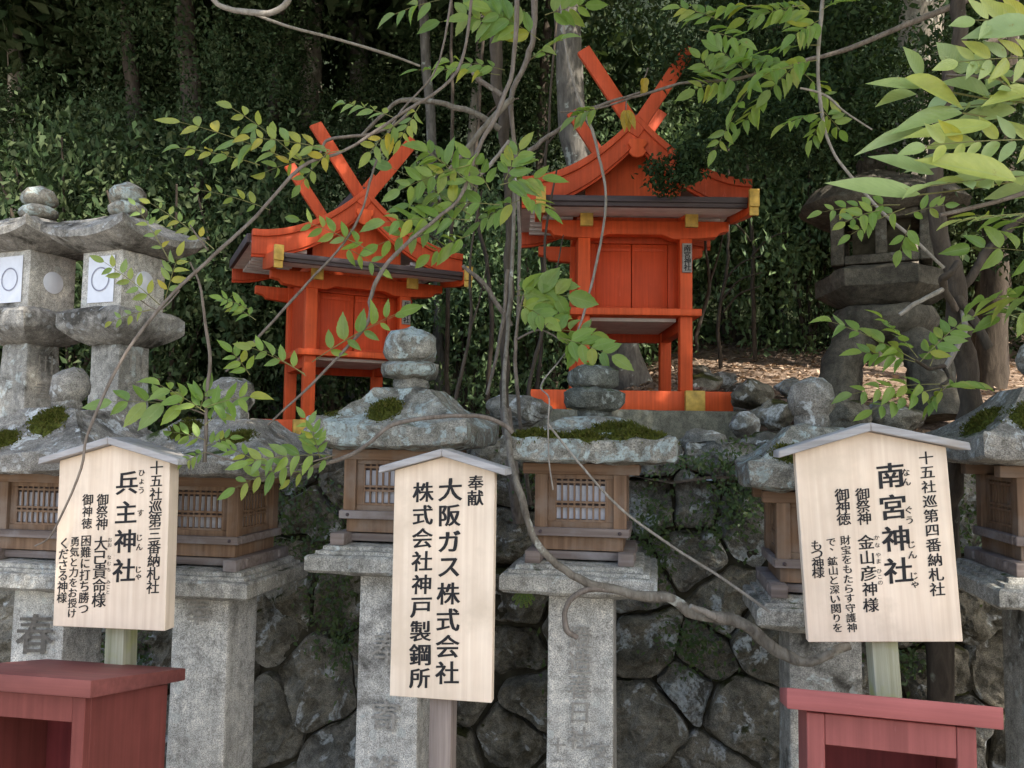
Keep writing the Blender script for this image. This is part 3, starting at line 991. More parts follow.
# board-relative text: x in 0..1 across, heights in 0..1 (1 = shoulder), size relative to width
sign('pale wooden notice board at left with black writing, above the dull dark red box', (52, 627), (164, 630), (57, 459), (166, 463), .135, .012, [
    ('十五社巡第三番納札社', .885, 1.0, .215, .098),
    ('兵主神社', .625, .955, .26, .172),
    ('ひょう', .755, .955, .80, .052), ('す', .755, .72, .66, .055), ('じん', .755, .57, .46, .055), ('じゃ', .755, .375, .29, .055),
    ('御祭神', .41, .80, .585, .094), ('大己貴命様', .41, .545, .125, .108),
    ('おお', .49, .54, .48, .036), ('なむち', .49, .44, .33, .033), ('みこと', .49, .29, .2, .033),
    ('御神徳', .275, .80, .585, .082), ('困難に打ち勝つ', .275, .55, .075, .082), ('勇気と力をお授け', .172, .54, .05, .072), ('くださる神様', .075, .53, .14, .082)],
    112, 'post_wood', thick=.046)
sign('tall narrow wooden board in the middle with two bold columns of black writing', (389, 698), (491, 701), (394, 470), (493, 472), .14, 0.0, [
    ('奉献', .815, .985, .85, .135),
    ('大阪ガス株式会社', .565, .975, .06, .195),
    ('株式会社神戸製鋼所', .295, .955, .035, .178)],
    441, 'post_dark', thick=.03)
sign('pale wooden notice board at right with black writing, leaning left above the pinkish red box', (807, 640), (962, 644), (795, 453), (945, 447), .13, .058, [
    ('十五社巡第四番納札社', .865, .985, .23, .082),
    ('南宮神社', .625, .945, .285, .16),
    ('なん', .725, .90, .8, .05), ('ぐう', .725, .705, .60, .05), ('じん', .725, .525, .42, .05), ('じゃ', .725, .36, .27, .05),
    ('御祭神', .43, .80, .61, .08), ('金山彦神様', .43, .56, .15, .09),
    ('かな', .503, .56, .48, .032), ('やま', .503, .465, .4, .032), ('ひこの', .503, .38, .29, .032),
    ('御神徳', .295, .80, .61, .08), ('財宝をもたらす守護神', .295, .555, .05, .059), ('で、鉱山と深い関りを', .2, .545, .05, .059), ('もつ神様', .1, .53, .34, .07)],
    884, 'post_wood', thick=.03)


# ------------------------------------------------------------------ red boxes
def red_box(label, xl, xr, yf, mat, capmat, Y, depth, over=.035, sl=-.22, rot=0):
    """xl, xr : photo x of the cap's front corners (None: same width), yf photo y of the front top edge"""
    a = PY(xl[0], xl[1], Y); c = PY(xr[0], xr[1], Y)
    x0, x1 = a.x, c.x
    zt = (a.z + c.z) / 2
    xm = (x0 + x1) / 2; W = x1 - x0
    root = empty('offering_box', (xm, Y + depth / 2, 0), label, 'box', 'red painted open boxes', rot)
    hw = W / 2; hd = depth / 2
    t = .042
    b = MB()
    b.prism_x([(-hd, zt - t), (-hd, zt), (hd, zt + sl * depth * 1.0), (hd, zt + sl * depth - t * .8)], -hw, hw)
    b.build('cap', MAT[capmat], root, bevel=.003)
    bw, f, k = hw - over, -hd + .03, hd - .03
    def zc(y): return zt - t + sl * (y + hd) - .001
    zb = zt - .5
    th = .018
    for s in (-1, 1):
        b = MB()
        b.prism_x([(f + .022, zb), (f + .022, zc(f + .022)), (k, zc(k)), (k, zb)], s * bw - (th if s > 0 else 0), s * bw + (th if s < 0 else 0))
        b.build('side_panel', MAT[mat], root, bevel=.0015, seg=1)
    b = MB(); b.box(-bw + th + .001, bw - th - .001, k - th, k, zb, zc(k) - .002)
    b.build('back_panel', MAT['redbox_in'], root)
    for xx in (-bw, bw - .034):
        b = MB(); b.box(xx, xx + .034, f, f + .0215, zb, zc(f) - .003)
        b.build('stile', MAT[mat], root, bevel=.0015, seg=1)
    for za, zz in ((zc(f) - .064, zc(f) - .003), (zb, zb + .05)):
        b = MB(); b.box(-bw + .0345, bw - .0345, f + .002, f + .0195, za, zz)
        b.build('front_rail', MAT[mat], root, bevel=.0015, seg=1)
    b = MB(); b.box(-bw + th + .001, bw - th - .001, f + .024, k - th - .001, zb + .02, zb + .038)
    b.build('shelf', MAT['redbox_in'], root)
    for sx in (-1, 1):
        for sy in (f + .022, k - .04):
            b = MB(); b.box(sx * (bw - .025) - .02, sx * (bw - .025) + .02, sy, sy + .04, 0, zb - .001)
            b.build('leg', MAT[mat], root, bevel=.002, seg=1)
    return root


red_box('dull dark red open-fronted box at bottom left below the left sign', (-72, 670), (91, 679), 0, 'redbox', 'redbox_x', 1.75, .40, .035, -.2)
red_box('pinkish red open-fronted box at bottom right below the right sign', (797, 691), (1010, 705), 0, 'pinkbox', 'pinkbox_x', 1.72, .34, .04, -.285, R(-6))


# ------------------------------------------------------------------ shrines
def shrine(label, org, rz, sx, sy, sz, plate_text, plat=None):
    root = empty('shrine', org, label, 'shrine', None, rz)
    S = Matrix.Diagonal((sx, sy, sz, 1))
    def B(): return MB()
    def fin(b, name, mat, bevel=.004, parent=root, smooth=35):
        b.v = [(x * sx, y * sy, z * sz) for x, y, z in b.v]
        return b.build(name, MAT[mat], parent, bevel=bevel, smooth=smooth)
    px, py0, py1, p = .295, 0.0, .62, .036
    # ground beams
    b = B(); b.box(-.61, .56, -.045, .045, 0, .115); fin(b, 'base_beam', 'verm', .005)
    b = B(); b.box(-.50, .50, .58, .66, 0, .113); fin(b, 'base_beam', 'verm', .005)
    for s in (-1, 1):
        b = B(); b.box(s * .335 - .05, s * .335 + .05, .0455, .5795, .002, .112)
        bb = fin(b, 'side_beam', 'verm', .005)
        b = B(); b.box(s * .335 - .055, s * .335 + .055, -.085, -.0455, -.003, .117)
        fin(b, 'beam_end', 'gold', .004, bb)
    for s in (-1, 1):
        for y in (py0, py1):
            b = B(); b.box(s * px - p, s * px + p, y - p, y + p, .116, 1.10)
            q = fin(b, 'post', 'verm', .006)
            if s > 0 and y == py0 and plate_text:
                b = B(); b.box(px - .025, px + .03, -p - .014, -p - .001, .80, .97)
                pl = fin(b, 'nameplate', 'plate', .002, q)
                tb = MB(); column(tb, plate_text, (px + .0025) * sx, .96 * sz, .81 * sz, .034 * sx, (-p - .0155) * sy)
                text_part(tb, 'lettering', MAT['ink'], pl)
    # second, thinner posts just inside (seen below the floor)
    # floor
    b = B(); b.box(-.375, .375, -.075, .70, .545, .585); fin(b, 'deck', 'verm', .004)
    b = B(); b.box(-.25, .25, .04, .60, .525, .544); fin(b, 'deck_underside', 'white_board', 0)
    b = B()
    for s in (-1, 1): b.box(s * .295 - .028, s * .295 + .028, .037, .583, .47, .5445)
    b.box(-.258, .258, .60, .64, .47, .5445)
    fin(b, 'floor_joist', 'verm_deep', .003)
    # chamber walls and doors
    b = B()
    for s in (-1, 1): b.box(s * .29 - .012, s * .29 + .012, .037, .583, .586, 1.15)
    b.box(-.258, .258, .61, .634, .586, 1.15)
    fin(b, 'wall', 'verm_deep', .002)
    b = B()
    b.box(-.277, -.215, .10, .135, .586, 1.0); b.box(.215, .277, .10, .135, .586, 1.0)
    b.box(-.277, .277, .10, .135, .9405 + .06, 1.10)
    fin(b, 'door_frame', 'verm_deep', .003)
    for s in (-1, 1):
        b = B(); b.box(s * .108 - .1055, s * .108 + .1055, .112, .13, .588, .999)
        b.box(s * .108 - .1, s * .108 + .1, .106, .1115, .6, .625); b.box(s * .108 - .1, s * .108 + .1, .106, .1115, .955, .98)
        fin(b, 'door', 'verm_deep', .003)
    # head beam with shaped ends
    def beam_outline(L):
        return [(-L, 1.10), (-L, 1.045), (-L + .05, 1.035), (-L + .07, 1.01), (-px - .08, 1.0), (-px + .08, .995), (-px + .14, 1.02), (px - .14, 1.02), (px - .08, .995), (px + .08, 1.0), (L - .07, 1.01), (L - .05, 1.035), (L, 1.045), (L, 1.10)]
    b = B(); b.prism_y(beam_outline(.54), -.034 - .012, .03); fin(b, 'head_beam', 'verm', .004)
    b = B(); b.prism_y(beam_outline(.54), .60, .66); fin(b, 'head_beam', 'verm', .004)
    for s in (-1, 1):
        b = B(); b.box(s * px - .032, s * px + .032, -.16, .66, 1.101, 1.16)
        k = fin(b, 'side_head_beam', 'verm', .004)
        b = B(); b.box(s * px - .036, s * px + .036, -.185, -.1605, 1.03, 1.163)
        fin(b, 'beam_end', 'gold', .003, k)
    # canopy over the front
    yF, zF, yB, zB = -.38, 1.078, .015, 1.135
    W = .535
    def sag(t): return zB + (zF - zB) * (1 - (1 - t) ** 1.25)
    ys = [yB + (yF - yB) * i / 8 for i in range(9)]
    zs = [sag(i / 8) for i in range(9)]
    top = [(y, z + .04) for y, z in zip(ys, zs)]; bot = [(y, z + .012) for y, z in zip(ys, zs)]
    b = B(); b.prism_x(top + bot[::-1], -W, W); fin(b, 'canopy_roof', 'bark_roof', 0)
    top = [(y, z + .011) for y, z in zip(ys, zs)]; bot = [(y, z) for y, z in zip(ys, zs)]
    b = B(); b.prism_x(top + bot[::-1], -W + .01, W - .01); fin(b, 'canopy_soffit', 'white_board', 0)
    b = B(); b.box(-W - .005, W + .005, yF - .03, yF - .001, zF - .002, zF + .034)
    b.box(-W - .005, W + .005, yF - .042, yF - .0305, zF + .02, zF + .052); fin(b, 'fascia', 'fascia', .003)
    for s in (-1, 1):
        pts = [(y, z + .065) for y, z in zip(ys, zs)] + [(yF - .06, zF + .07), (yF - .06, zF - .03)] + [(y, z - .035) for y, z in list(zip(ys, zs))[::-1]]
        b = B(); b.prism_x(pts, s * (W + .028) - .02, s * (W + .028) + .02)
        k = fin(b, 'canopy_side_board', 'verm', .003)
        b = B()
        b.box(s * (W + .028) - .026, s * (W + .028) + .026, yF - .085, yF - .0605, zF - .01, zF + .085)
        b.box(s * (W + .028) - .024, s * (W + .028) + .024, yF - .075, yF - .0605, zF - .055, zF - .0105)
        fin(b, 'board_tip', 'gold', .003, k)
    # main gabled roof, concave slopes
    HW, RZ, DR = .66, 1.645, .375
    def rz_(x):
        t = min(1.2, abs(x) / HW)
        return RZ - DR * (1 - abs(1 - t) ** 1.95 if t <= 1 else 1)
    N = 14
    xs = [-HW + 2 * HW * i / (2 * N) for i in range(2 * N + 1)]
    def band(lo, hi, y0, y1, name, mat, bevel=0, xl=HW, parent=root):
        X = [x for x in xs if abs(x) <= xl + 1e-6]
        # one mesh, both slopes, extruded along y as quads strips
        b = B(); n = len(X); vs = []; fs = []
        for y in (y0, y1):
            for x in X: vs.append((x, y, rz_(x) + hi))
            for x in X: vs.append((x, y, rz_(x) + lo))
        for i in range(n - 1):
            a = i; c = i + 1
            fs.append((a, c, n + c, n + a)); fs.append((2 * n + c, 2 * n + a, 3 * n + a, 3 * n + c))
            fs.append((a, 2 * n + a, 2 * n + c, c)); fs.append((n + a, n + c, 3 * n + c, 3 * n + a))
        fs.append((0, n, 3 * n, 2 * n)); fs.append((n - 1, 3 * n - 1, 4 * n - 1, 2 * n - 1)[::-1])
        b.add(vs, fs)
        return fin(b, name, mat, bevel, parent)
    rf = band(.0, .05, -.05, .86, 'roof', 'bark_roof')
    band(-.012, -.0005, -.045, .855, 'soffit', 'white_board', 0, HW, rf)
    for y0, y1 in ((-.10, -.0505), (.8605, .91)):
        band(-.095, .02, y0 + .01, y1, 'bargeboard', 'verm_roof', .003)
        band(.0205, .065, y0 - .004, y1, 'roof_edge', 'verm_roof', .003)
        band(-.112, -.0955, y0 + .022, y1 - .002, 'bargeboard_moulding', 'verm_deep', .0)
    # dark side eaves
    for s in (-1, 1):
        b = B(); b.box(s * (HW + .012) - .012, s * (HW + .012) + .012, -.04, .85, rz_(HW) - .015, rz_(HW) + .045)
        fin(b, 'side_eave', 'fascia', .003)
        b = B()
        for k in range(9):
            y = .0 + .1 * k
            b.box(min(s * .33, s * .60), max(s * .33, s * .60), y - .013, y + .013, rz_(.5) - .065, rz_(.5) - .04, None)
        fin(b, 'rafter', 'white_board', .0)
    # gable wall
    gx = [x for x in xs if abs(x) <= .29]
    b = B(); b.prism_y([(x, rz_(x) - .013) for x in gx] + [(gx[-1], 1.10), (gx[0], 1.10)], .055, .075); fin(b, 'gable_wall', 'verm', 0)
    b = B(); b.prism_y([(x, rz_(x) - .013) for x in gx] + [(gx[-1], 1.12), (gx[0], 1.12)], .80, .82); fin(b, 'gable_wall', 'verm', 0)
    # pendant
    b = B(); b.prism_y([(-.05, 1.56), (.05, 1.56), (.055, 1.53), (.035, 1.51), (.05, 1.485), (.03, 1.46), (0, 1.45), (-.03, 1.46), (-.05, 1.485), (-.035, 1.51), (-.055, 1.53)][::-1], -.112, -.091); fin(b, 'pendant', 'verm', .003)
    # ridge
    b = B(); b.box(-.045, .045, -.06, .88, RZ + .03, RZ + .085); fin(b, 'ridge', 'fascia', .004)
    # crossed finials
    for yy in (-.10, .80):
        for s in (-1, 1):
            ang = math.atan2(.30, .46)
            Mx = Matrix.Translation((0, yy + (.0 if s > 0 else .033), RZ - .01)) @ Matrix.Rotation(s * ang, 4, 'Y')
            b = B(); b.box(-.04, .04, 0, .032, -.05, .57, Mx)
            fin(b, 'crossed_finial', 'verm_roof', .003)
    return root


# right shrine
p = PD(634, 411, 4.62)
RS = (p.x, p.y, p.z)
shrine('taller vermilion shrine at right on a cut stone platform, open below its floor', RS, R(10), 1.0, 1.0, 1.0, '南宮神社')
# left shrine
q = PD(355, 438, 5.1)
LS = (q.x, q.y, q.z)
shrine('smaller vermilion shrine at left turned to the right, behind the third lantern roof', LS, R(36), 1.03, .95, .93, '兵主神社')

# platform stones
b = MB(); b.box(-.75, .62, -.24, .95, -.19, -.002)
o = b.build('platform', MAT['cut_stone'], None, (0, 0, 0), bevel=.012, sub=3, rough=.008, rs=8)
o.location = RS; o.rotation_euler = (0, 0, R(10))
tag(o, 'grey green cut stone slab platform under the right shrine', 'stone platform')
b = MB(); b.box(-.62, .62, -.24, .85, -.25, -.002)
o = b.build('platform', MAT['cut_stone'], None, (0, 0, 0), bevel=.012, sub=3, rough=.008, rs=8)
o.location = LS; o.rotation_euler = (0, 0, R(36))
tag(o, 'low stone platform under the left shrine, mostly hidden by lantern roofs', 'stone platform')


# ------------------------------------------------------------------ tall lanterns
def tall_lantern(label, px, d, seed):
    def Z(py): return PD(px, py, d).z
    base = PD(px, 410, d)
    k = d / F
    g0 = 1.44
    root = empty('tall_stone_lantern', (base.x, base.y, g0), label, 'stone lantern', 'tall square stone lanterns', R(-12))
    zs = lambda py: Z(py) - g0
    b = MB(); b.loft_sq([(.105, -.1), (.098, .3), (.094, zs(338))], 8)
    p = b.build('pillar', MAT['granite_old'], root, bevel=.008, sub=2, rough=.005, rs=10, seed=seed)
    tb = MB(); column(tb, '川宣', .0, zs(352), zs(402), .09, -.1045, .03, bold=.05)
    tx = text_part(tb, 'inscription', MAT['carve_soft'], p); tx.rotation_euler = (0, 0, R(90))
    b = MB(); b.loft_sq([(.10, zs(346)), (.15, zs(341)), (.19, zs(334)), (.205, zs(331)), (.208, zs(328)), (.21, zs(317)), (.19, zs(313)), (.16, zs(311))], 12)
    b.build('platform_block', MAT['tall_stone'], root, sub=1, rough=.008, rs=12, seed=seed + 1, smooth=40)
    z0, z1 = zs(311.5), zs(254)
    h = .135
    b = MB(); b.loft_sq([(h, z0), (h, z1)], 6)
    lb = b.build('light_box', MAT['granite'], root, bevel=.006, sub=2, rough=.002, rs=10, seed=seed + 2)
    zm = (z0 + z1) / 2
    hh = (z1 - z0) / 2
    b = MB(); b.box(-h * .62, h * .66, -h - .006, -h - .0035, zm - hh * .8, zm + hh * .8); b.build('paper_screen', MAT['paper'], lb, smooth=0)
    b = MB()
    n = 36
    for i in range(n):
        a0, a1 = 2 * math.pi * i / n, 2 * math.pi * (i + 1) / n
        r0, r1 = .054, .061
        b.add([(r0 * math.cos(a0), -h - .0085, zm + r0 * math.sin(a0)), (r1 * math.cos(a0), -h - .0085, zm + r1 * math.sin(a0)), (r1 * math.cos(a1), -h - .0085, zm + r1 * math.sin(a1)), (r0 * math.cos(a1), -h - .0085, zm + r0 * math.sin(a1))], [(0, 1, 2, 3)])
    b.build('ring', MAT['ring'], lb, smooth=0)
    b = MB(); b.lathe([(.058, 0), (.058, .002), (.056, .003)], 32, Matrix.Translation((h + .003, 0, zm)) @ Matrix.Rotation(R(90), 4, 'Y'))
    b.build('round_paper', MAT['paper'], lb)
    rz = z1
    lv = [(.15, rz), (.24, rz + .03, .03), (.268, rz + .042, .05), (.27, rz + .075, .06), (.26, rz + .085, .055), (.225, rz + .10, .04), (.19, rz + .125, .025), (.14, rz + .155, .01), (.1, rz + .185), (.07, rz + .195)]
    b = MB(); b.loft_sq(lv, 14)
    b.build('roof', MAT['tall_stone'], root, sub=1, rough=.007, rs=16, seed=seed + 4, smooth=32)
    zt = rz + .195
    b = MB(); b.lathe([(.06, zt - .015), (.055, zt + .005), (.085, zt + .015), (.096, zt + .035), (.094, zt + .055), (.075, zt + .072), (.06, zt + .078), (.08, zt + .086), (.09, zt + .108), (.086, zt + .135), (.066, zt + .16), (.035, zt + .178), (.012, zt + .19)], 32)
    b.build('finial', MAT['roof_pale'], root, sub=1, rough=.007, rs=16, seed=seed, smooth=50)


tall_lantern('tall square stone lantern with white paper windows at the left edge of the photo', 28, 4.25, 11)
tall_lantern('tall square stone lantern with white paper windows, nearer the left shrine of the two', 118, 4.05, 12)


# ------------------------------------------------------------------ mushroom lantern (right, dark)
def mushroom_lantern():
    d = 4.6
    px = 885
    base = PD(px, 395, d)
    g0 = base.z - .02
    k = d / F
    root = empty('rough_stone_lantern', (base.x, base.y, g0), 'dark rough stone lantern with a wide mushroom cap under the trees at right', 'stone lantern', None, R(-16))
    zs = lambda py: PD(px, py, d).z - g0
    # legs/arched base
    for i in range(4):
        a = R(45 + 90 * i)
        b = MB()
        c, s = math.cos(a), math.sin(a)
        b.tube([(c * .36, s * .36, -.12), (c * .32, s * .32, .14), (c * .25, s * .25, .28), (c * .1, s * .1, .38)], [.12, .11, .1, .09], 14, .02)
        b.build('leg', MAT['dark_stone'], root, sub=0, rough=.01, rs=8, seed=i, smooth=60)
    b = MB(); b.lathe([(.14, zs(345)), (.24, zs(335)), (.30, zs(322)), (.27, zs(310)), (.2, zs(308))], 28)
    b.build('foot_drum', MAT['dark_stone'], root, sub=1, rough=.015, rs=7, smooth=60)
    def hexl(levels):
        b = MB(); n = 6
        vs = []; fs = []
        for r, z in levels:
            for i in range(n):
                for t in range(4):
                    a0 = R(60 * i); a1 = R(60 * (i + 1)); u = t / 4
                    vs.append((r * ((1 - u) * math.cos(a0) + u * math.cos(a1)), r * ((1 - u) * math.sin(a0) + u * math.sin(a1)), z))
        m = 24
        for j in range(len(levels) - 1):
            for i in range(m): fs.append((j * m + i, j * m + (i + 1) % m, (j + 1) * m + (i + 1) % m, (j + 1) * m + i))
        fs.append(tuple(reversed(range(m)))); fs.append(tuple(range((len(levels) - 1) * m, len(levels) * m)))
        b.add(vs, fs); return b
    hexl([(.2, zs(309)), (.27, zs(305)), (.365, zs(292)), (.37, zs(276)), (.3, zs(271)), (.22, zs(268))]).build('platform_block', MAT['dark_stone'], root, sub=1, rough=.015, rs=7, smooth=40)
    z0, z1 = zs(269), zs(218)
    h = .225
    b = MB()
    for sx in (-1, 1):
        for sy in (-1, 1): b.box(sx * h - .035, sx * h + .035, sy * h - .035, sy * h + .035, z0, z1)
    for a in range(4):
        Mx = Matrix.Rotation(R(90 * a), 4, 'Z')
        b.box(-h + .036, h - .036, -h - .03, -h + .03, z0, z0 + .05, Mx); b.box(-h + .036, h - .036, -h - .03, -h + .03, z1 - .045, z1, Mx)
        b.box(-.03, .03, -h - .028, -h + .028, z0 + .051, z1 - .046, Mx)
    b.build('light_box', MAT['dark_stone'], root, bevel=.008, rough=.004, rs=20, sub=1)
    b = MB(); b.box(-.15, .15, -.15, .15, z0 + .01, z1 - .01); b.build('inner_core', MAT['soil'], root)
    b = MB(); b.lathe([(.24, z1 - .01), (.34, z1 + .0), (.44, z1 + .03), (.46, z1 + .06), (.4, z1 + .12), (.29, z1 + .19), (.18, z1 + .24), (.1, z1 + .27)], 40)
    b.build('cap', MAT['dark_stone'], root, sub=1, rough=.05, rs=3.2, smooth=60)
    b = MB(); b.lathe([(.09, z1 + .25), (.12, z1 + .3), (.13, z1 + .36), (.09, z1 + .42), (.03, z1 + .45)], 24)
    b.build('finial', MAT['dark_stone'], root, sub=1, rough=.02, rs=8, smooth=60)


mushroom_lantern()


# ------------------------------------------------------------------ forest
def trunk_tree(name, label, pts, mat, crown=None, leafmat='leaf_forest', group='forest trees behind the shrines', branches=()):
    """pts: (px, py, d, width px) from top to foot"""
    P = [PD(px, py, d) for px, py, d, w in pts]
    Rr = [w * d / F / 2 for px, py, d, w in pts]
    foot = P[-1].copy()
    gzf = gz(foot.x, foot.y) if foot.y > 3.4 else foot.z
    if foot.z > gzf:
        P.append(Vector((foot.x + .02, foot.y, gzf - .1))); Rr.append(Rr[-1] * 1.25)
    # carry the trunk on above the frame
    up = (P[0] - P[1]).normalized()
    P = [P[0] + up * 1.6 + Vector((.1, .1, .8))] + P; Rr = [Rr[0] * .6] + Rr
    org = P[-1]
    root = empty(name, org, label, 'tree', group)
    b = MB(); b.tube(P[::-1], Rr[::-1], 14, .12, 5)
    b.build('trunk', MAT[mat], root, org, smooth=60)
    for br in branches:
        b = MB(); b.tube([PD(px, py, d) for px, py, d, w in br], [w * d / F / 2 for px, py, d, w in br], 8, .25, 4)
        b.build('branch', MAT[mat], root, org, smooth=60)
    if crown:
        L = Leaves()
        for (px, py, d, rx, ry, rz, n, size) in crown:
            L.cloud(PD(px, py, d), (rx, ry, rz), int(n * 2.2), size * .62, clumps=max(14, n // 50), tight=.15, shell=.25)
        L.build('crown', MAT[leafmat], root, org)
    return root


FOREST = [
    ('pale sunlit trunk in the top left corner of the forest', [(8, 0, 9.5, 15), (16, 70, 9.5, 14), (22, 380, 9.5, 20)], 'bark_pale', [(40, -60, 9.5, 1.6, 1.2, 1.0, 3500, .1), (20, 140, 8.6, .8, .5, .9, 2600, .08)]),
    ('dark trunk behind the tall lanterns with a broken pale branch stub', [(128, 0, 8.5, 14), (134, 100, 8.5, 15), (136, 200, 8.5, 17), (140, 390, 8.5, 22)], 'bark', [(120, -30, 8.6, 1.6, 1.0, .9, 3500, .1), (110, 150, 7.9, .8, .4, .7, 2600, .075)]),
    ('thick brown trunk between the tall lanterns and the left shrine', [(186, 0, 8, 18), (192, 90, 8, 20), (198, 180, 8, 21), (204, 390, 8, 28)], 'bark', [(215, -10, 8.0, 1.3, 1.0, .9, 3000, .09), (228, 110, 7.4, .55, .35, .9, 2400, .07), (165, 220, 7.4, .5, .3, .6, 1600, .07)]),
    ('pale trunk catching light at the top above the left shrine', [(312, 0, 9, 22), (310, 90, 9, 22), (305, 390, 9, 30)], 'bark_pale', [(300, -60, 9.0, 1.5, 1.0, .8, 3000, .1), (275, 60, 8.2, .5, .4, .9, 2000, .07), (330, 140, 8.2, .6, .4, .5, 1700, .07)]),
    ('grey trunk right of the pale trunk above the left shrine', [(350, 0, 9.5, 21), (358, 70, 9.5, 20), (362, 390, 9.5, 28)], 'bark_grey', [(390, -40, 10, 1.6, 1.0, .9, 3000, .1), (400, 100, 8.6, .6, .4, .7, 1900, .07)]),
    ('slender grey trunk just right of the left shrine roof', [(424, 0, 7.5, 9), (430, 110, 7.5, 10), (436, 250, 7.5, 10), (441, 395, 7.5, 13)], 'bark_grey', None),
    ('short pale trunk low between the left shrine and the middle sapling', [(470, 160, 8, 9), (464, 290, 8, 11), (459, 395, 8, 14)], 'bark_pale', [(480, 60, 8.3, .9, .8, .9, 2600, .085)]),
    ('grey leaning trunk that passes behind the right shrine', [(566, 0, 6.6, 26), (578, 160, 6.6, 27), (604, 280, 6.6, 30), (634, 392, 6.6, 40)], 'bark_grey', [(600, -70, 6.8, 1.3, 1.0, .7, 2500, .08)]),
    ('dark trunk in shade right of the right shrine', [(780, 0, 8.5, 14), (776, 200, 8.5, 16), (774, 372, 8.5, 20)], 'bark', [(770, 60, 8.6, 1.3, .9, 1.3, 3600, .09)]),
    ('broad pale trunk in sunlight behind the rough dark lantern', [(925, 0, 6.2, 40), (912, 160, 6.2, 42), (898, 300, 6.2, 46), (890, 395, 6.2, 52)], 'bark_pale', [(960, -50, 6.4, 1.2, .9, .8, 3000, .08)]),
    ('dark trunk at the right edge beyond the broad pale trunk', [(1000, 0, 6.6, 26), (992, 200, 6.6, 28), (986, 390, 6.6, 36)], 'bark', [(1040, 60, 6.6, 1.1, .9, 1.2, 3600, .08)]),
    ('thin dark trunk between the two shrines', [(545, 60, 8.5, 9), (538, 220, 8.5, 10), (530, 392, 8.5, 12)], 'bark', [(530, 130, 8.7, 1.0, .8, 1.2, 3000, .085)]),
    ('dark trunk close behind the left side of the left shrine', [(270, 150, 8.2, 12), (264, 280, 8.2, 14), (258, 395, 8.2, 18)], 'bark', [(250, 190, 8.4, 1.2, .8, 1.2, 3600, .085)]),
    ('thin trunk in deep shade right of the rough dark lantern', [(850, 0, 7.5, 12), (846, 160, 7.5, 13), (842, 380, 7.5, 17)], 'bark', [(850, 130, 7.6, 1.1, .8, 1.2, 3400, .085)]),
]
for lab, pts, mat, crown in FOREST:
    trunk_tree('forest_tree', lab, pts, mat, crown)

# shrubs: one leafy mesh in three builds, copied about
shrub_mesh = []
for k in range(3):
    L = Leaves()
    L.cloud((0, 0, .75), (.85, .6, .8), 11000, .045, clumps=130, tight=.13, shell=.25)
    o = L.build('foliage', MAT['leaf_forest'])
    b = MB()
    for j in range(6):
        a = j * 1.05 + k
        b.tube([(0, 0, -.1), (.15 * math.cos(a), .12 * math.sin(a), .5), (.5 * math.cos(a), .4 * math.sin(a), 1.2)], [.02, .013, .005], 6, .3)
    s = b.build('stem', MAT['bark'])
    shrub_mesh.append((o.data, s.data))
    bpy.data.objects.remove(o); bpy.data.objects.remove(s)
shrub_light = shrub_mesh[1][0].copy(); shrub_light.materials.clear(); shrub_light.materials.append(MAT['leaf_forest_light'])
SHRUBS = [
    (-30, 7.3, 1.5, 'at the far left behind the tall lanterns'), (70, 7.0, 1.5, 'between the two tall lanterns'), (170, 6.8, 1.5, 'right of the nearer tall lantern'), (245, 7.0, 1.3, 'left of the left shrine'),
    (330, 7.4, 1.3, 'seen below the floor of the left shrine'), (470, 7.6, 1.2, 'between the left shrine and the middle sapling'), (545, 7.4, 1.3, 'left of the right shrine'), (650, 7.8, 1.2, 'seen below the floor of the right shrine'),
    (730, 8.0, 1.5, 'right of the right shrine'), (810, 7.4, 1.2, 'left of the rough dark lantern'), (880, 7.2, 1.4, 'behind the rough dark lantern'), (960, 7.4, 1.4, 'right of the rough dark lantern'), (1060, 6.8, 1.4, 'at the right edge'),
]
for i, (px, d, s, where) in enumerate(SHRUBS):
    p = PD(px, 400, d)
    r = empty('shrub', (p.x, p.y, gz(p.x, p.y) - .05), 'dense dark shrub in the forest ' + where, 'shrub', 'forest shrubs', i * 1.1)
    fo, st = shrub_mesh[i % 3]
    if i in (5, 6, 7, 8, 9, 11): fo = shrub_light
    for nm, me in (('foliage', fo), ('stem', st)):
        o = bpy.data.objects.new(nm, me); COL.objects.link(o); o.parent = r
    r.scale = (s, s, s * (1.15 + .25 * (i % 2)))

# far wood reading as one mass, plus high leaves added to keep the forest dark
L = Leaves()
for i in range(210):
    px = random.uniform(-400, 1420); d = random.uniform(9.3, 14)
    py = random.uniform(-330, 350)
    zz = random.uniform(.055, .13)
    L.cloud(PD(px, py, d), (1.2, .9, 1.0), int(1250 * (.085 / zz) ** 1.6), zz, clumps=26, tight=.24, shell=.2)
for i in range(40):
    L.cloud(PD(random.uniform(-250, 260), random.uniform(-60, 250), random.uniform(9.0, 11)), (1.0, .7, .8), 1500, .07, clumps=26, tight=.22, shell=.2)
for i in range(110):  # high leaves added on the left to block sun and sky
    L.cloud((random.uniform(-10, -.8), random.uniform(5.0, 11), random.uniform(6.0, 8.2)), (1.4, 1.4, .5), 330, .2, clumps=12, tight=.3, shell=.2)
for i in range(50):   # roof of leaves added over the hill to shade it
    L.cloud((random.uniform(-9, 8), random.uniform(5.5, 14), random.uniform(6.2, 8.4)), (1.5, 1.5, .5), 330, .2, clumps=12, tight=.3, shell=.2)
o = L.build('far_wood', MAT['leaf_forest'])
tag(o, 'dark mass of far forest foliage filling the background, with leaves added overhead to shade it', 'forest', None, 'stuff')


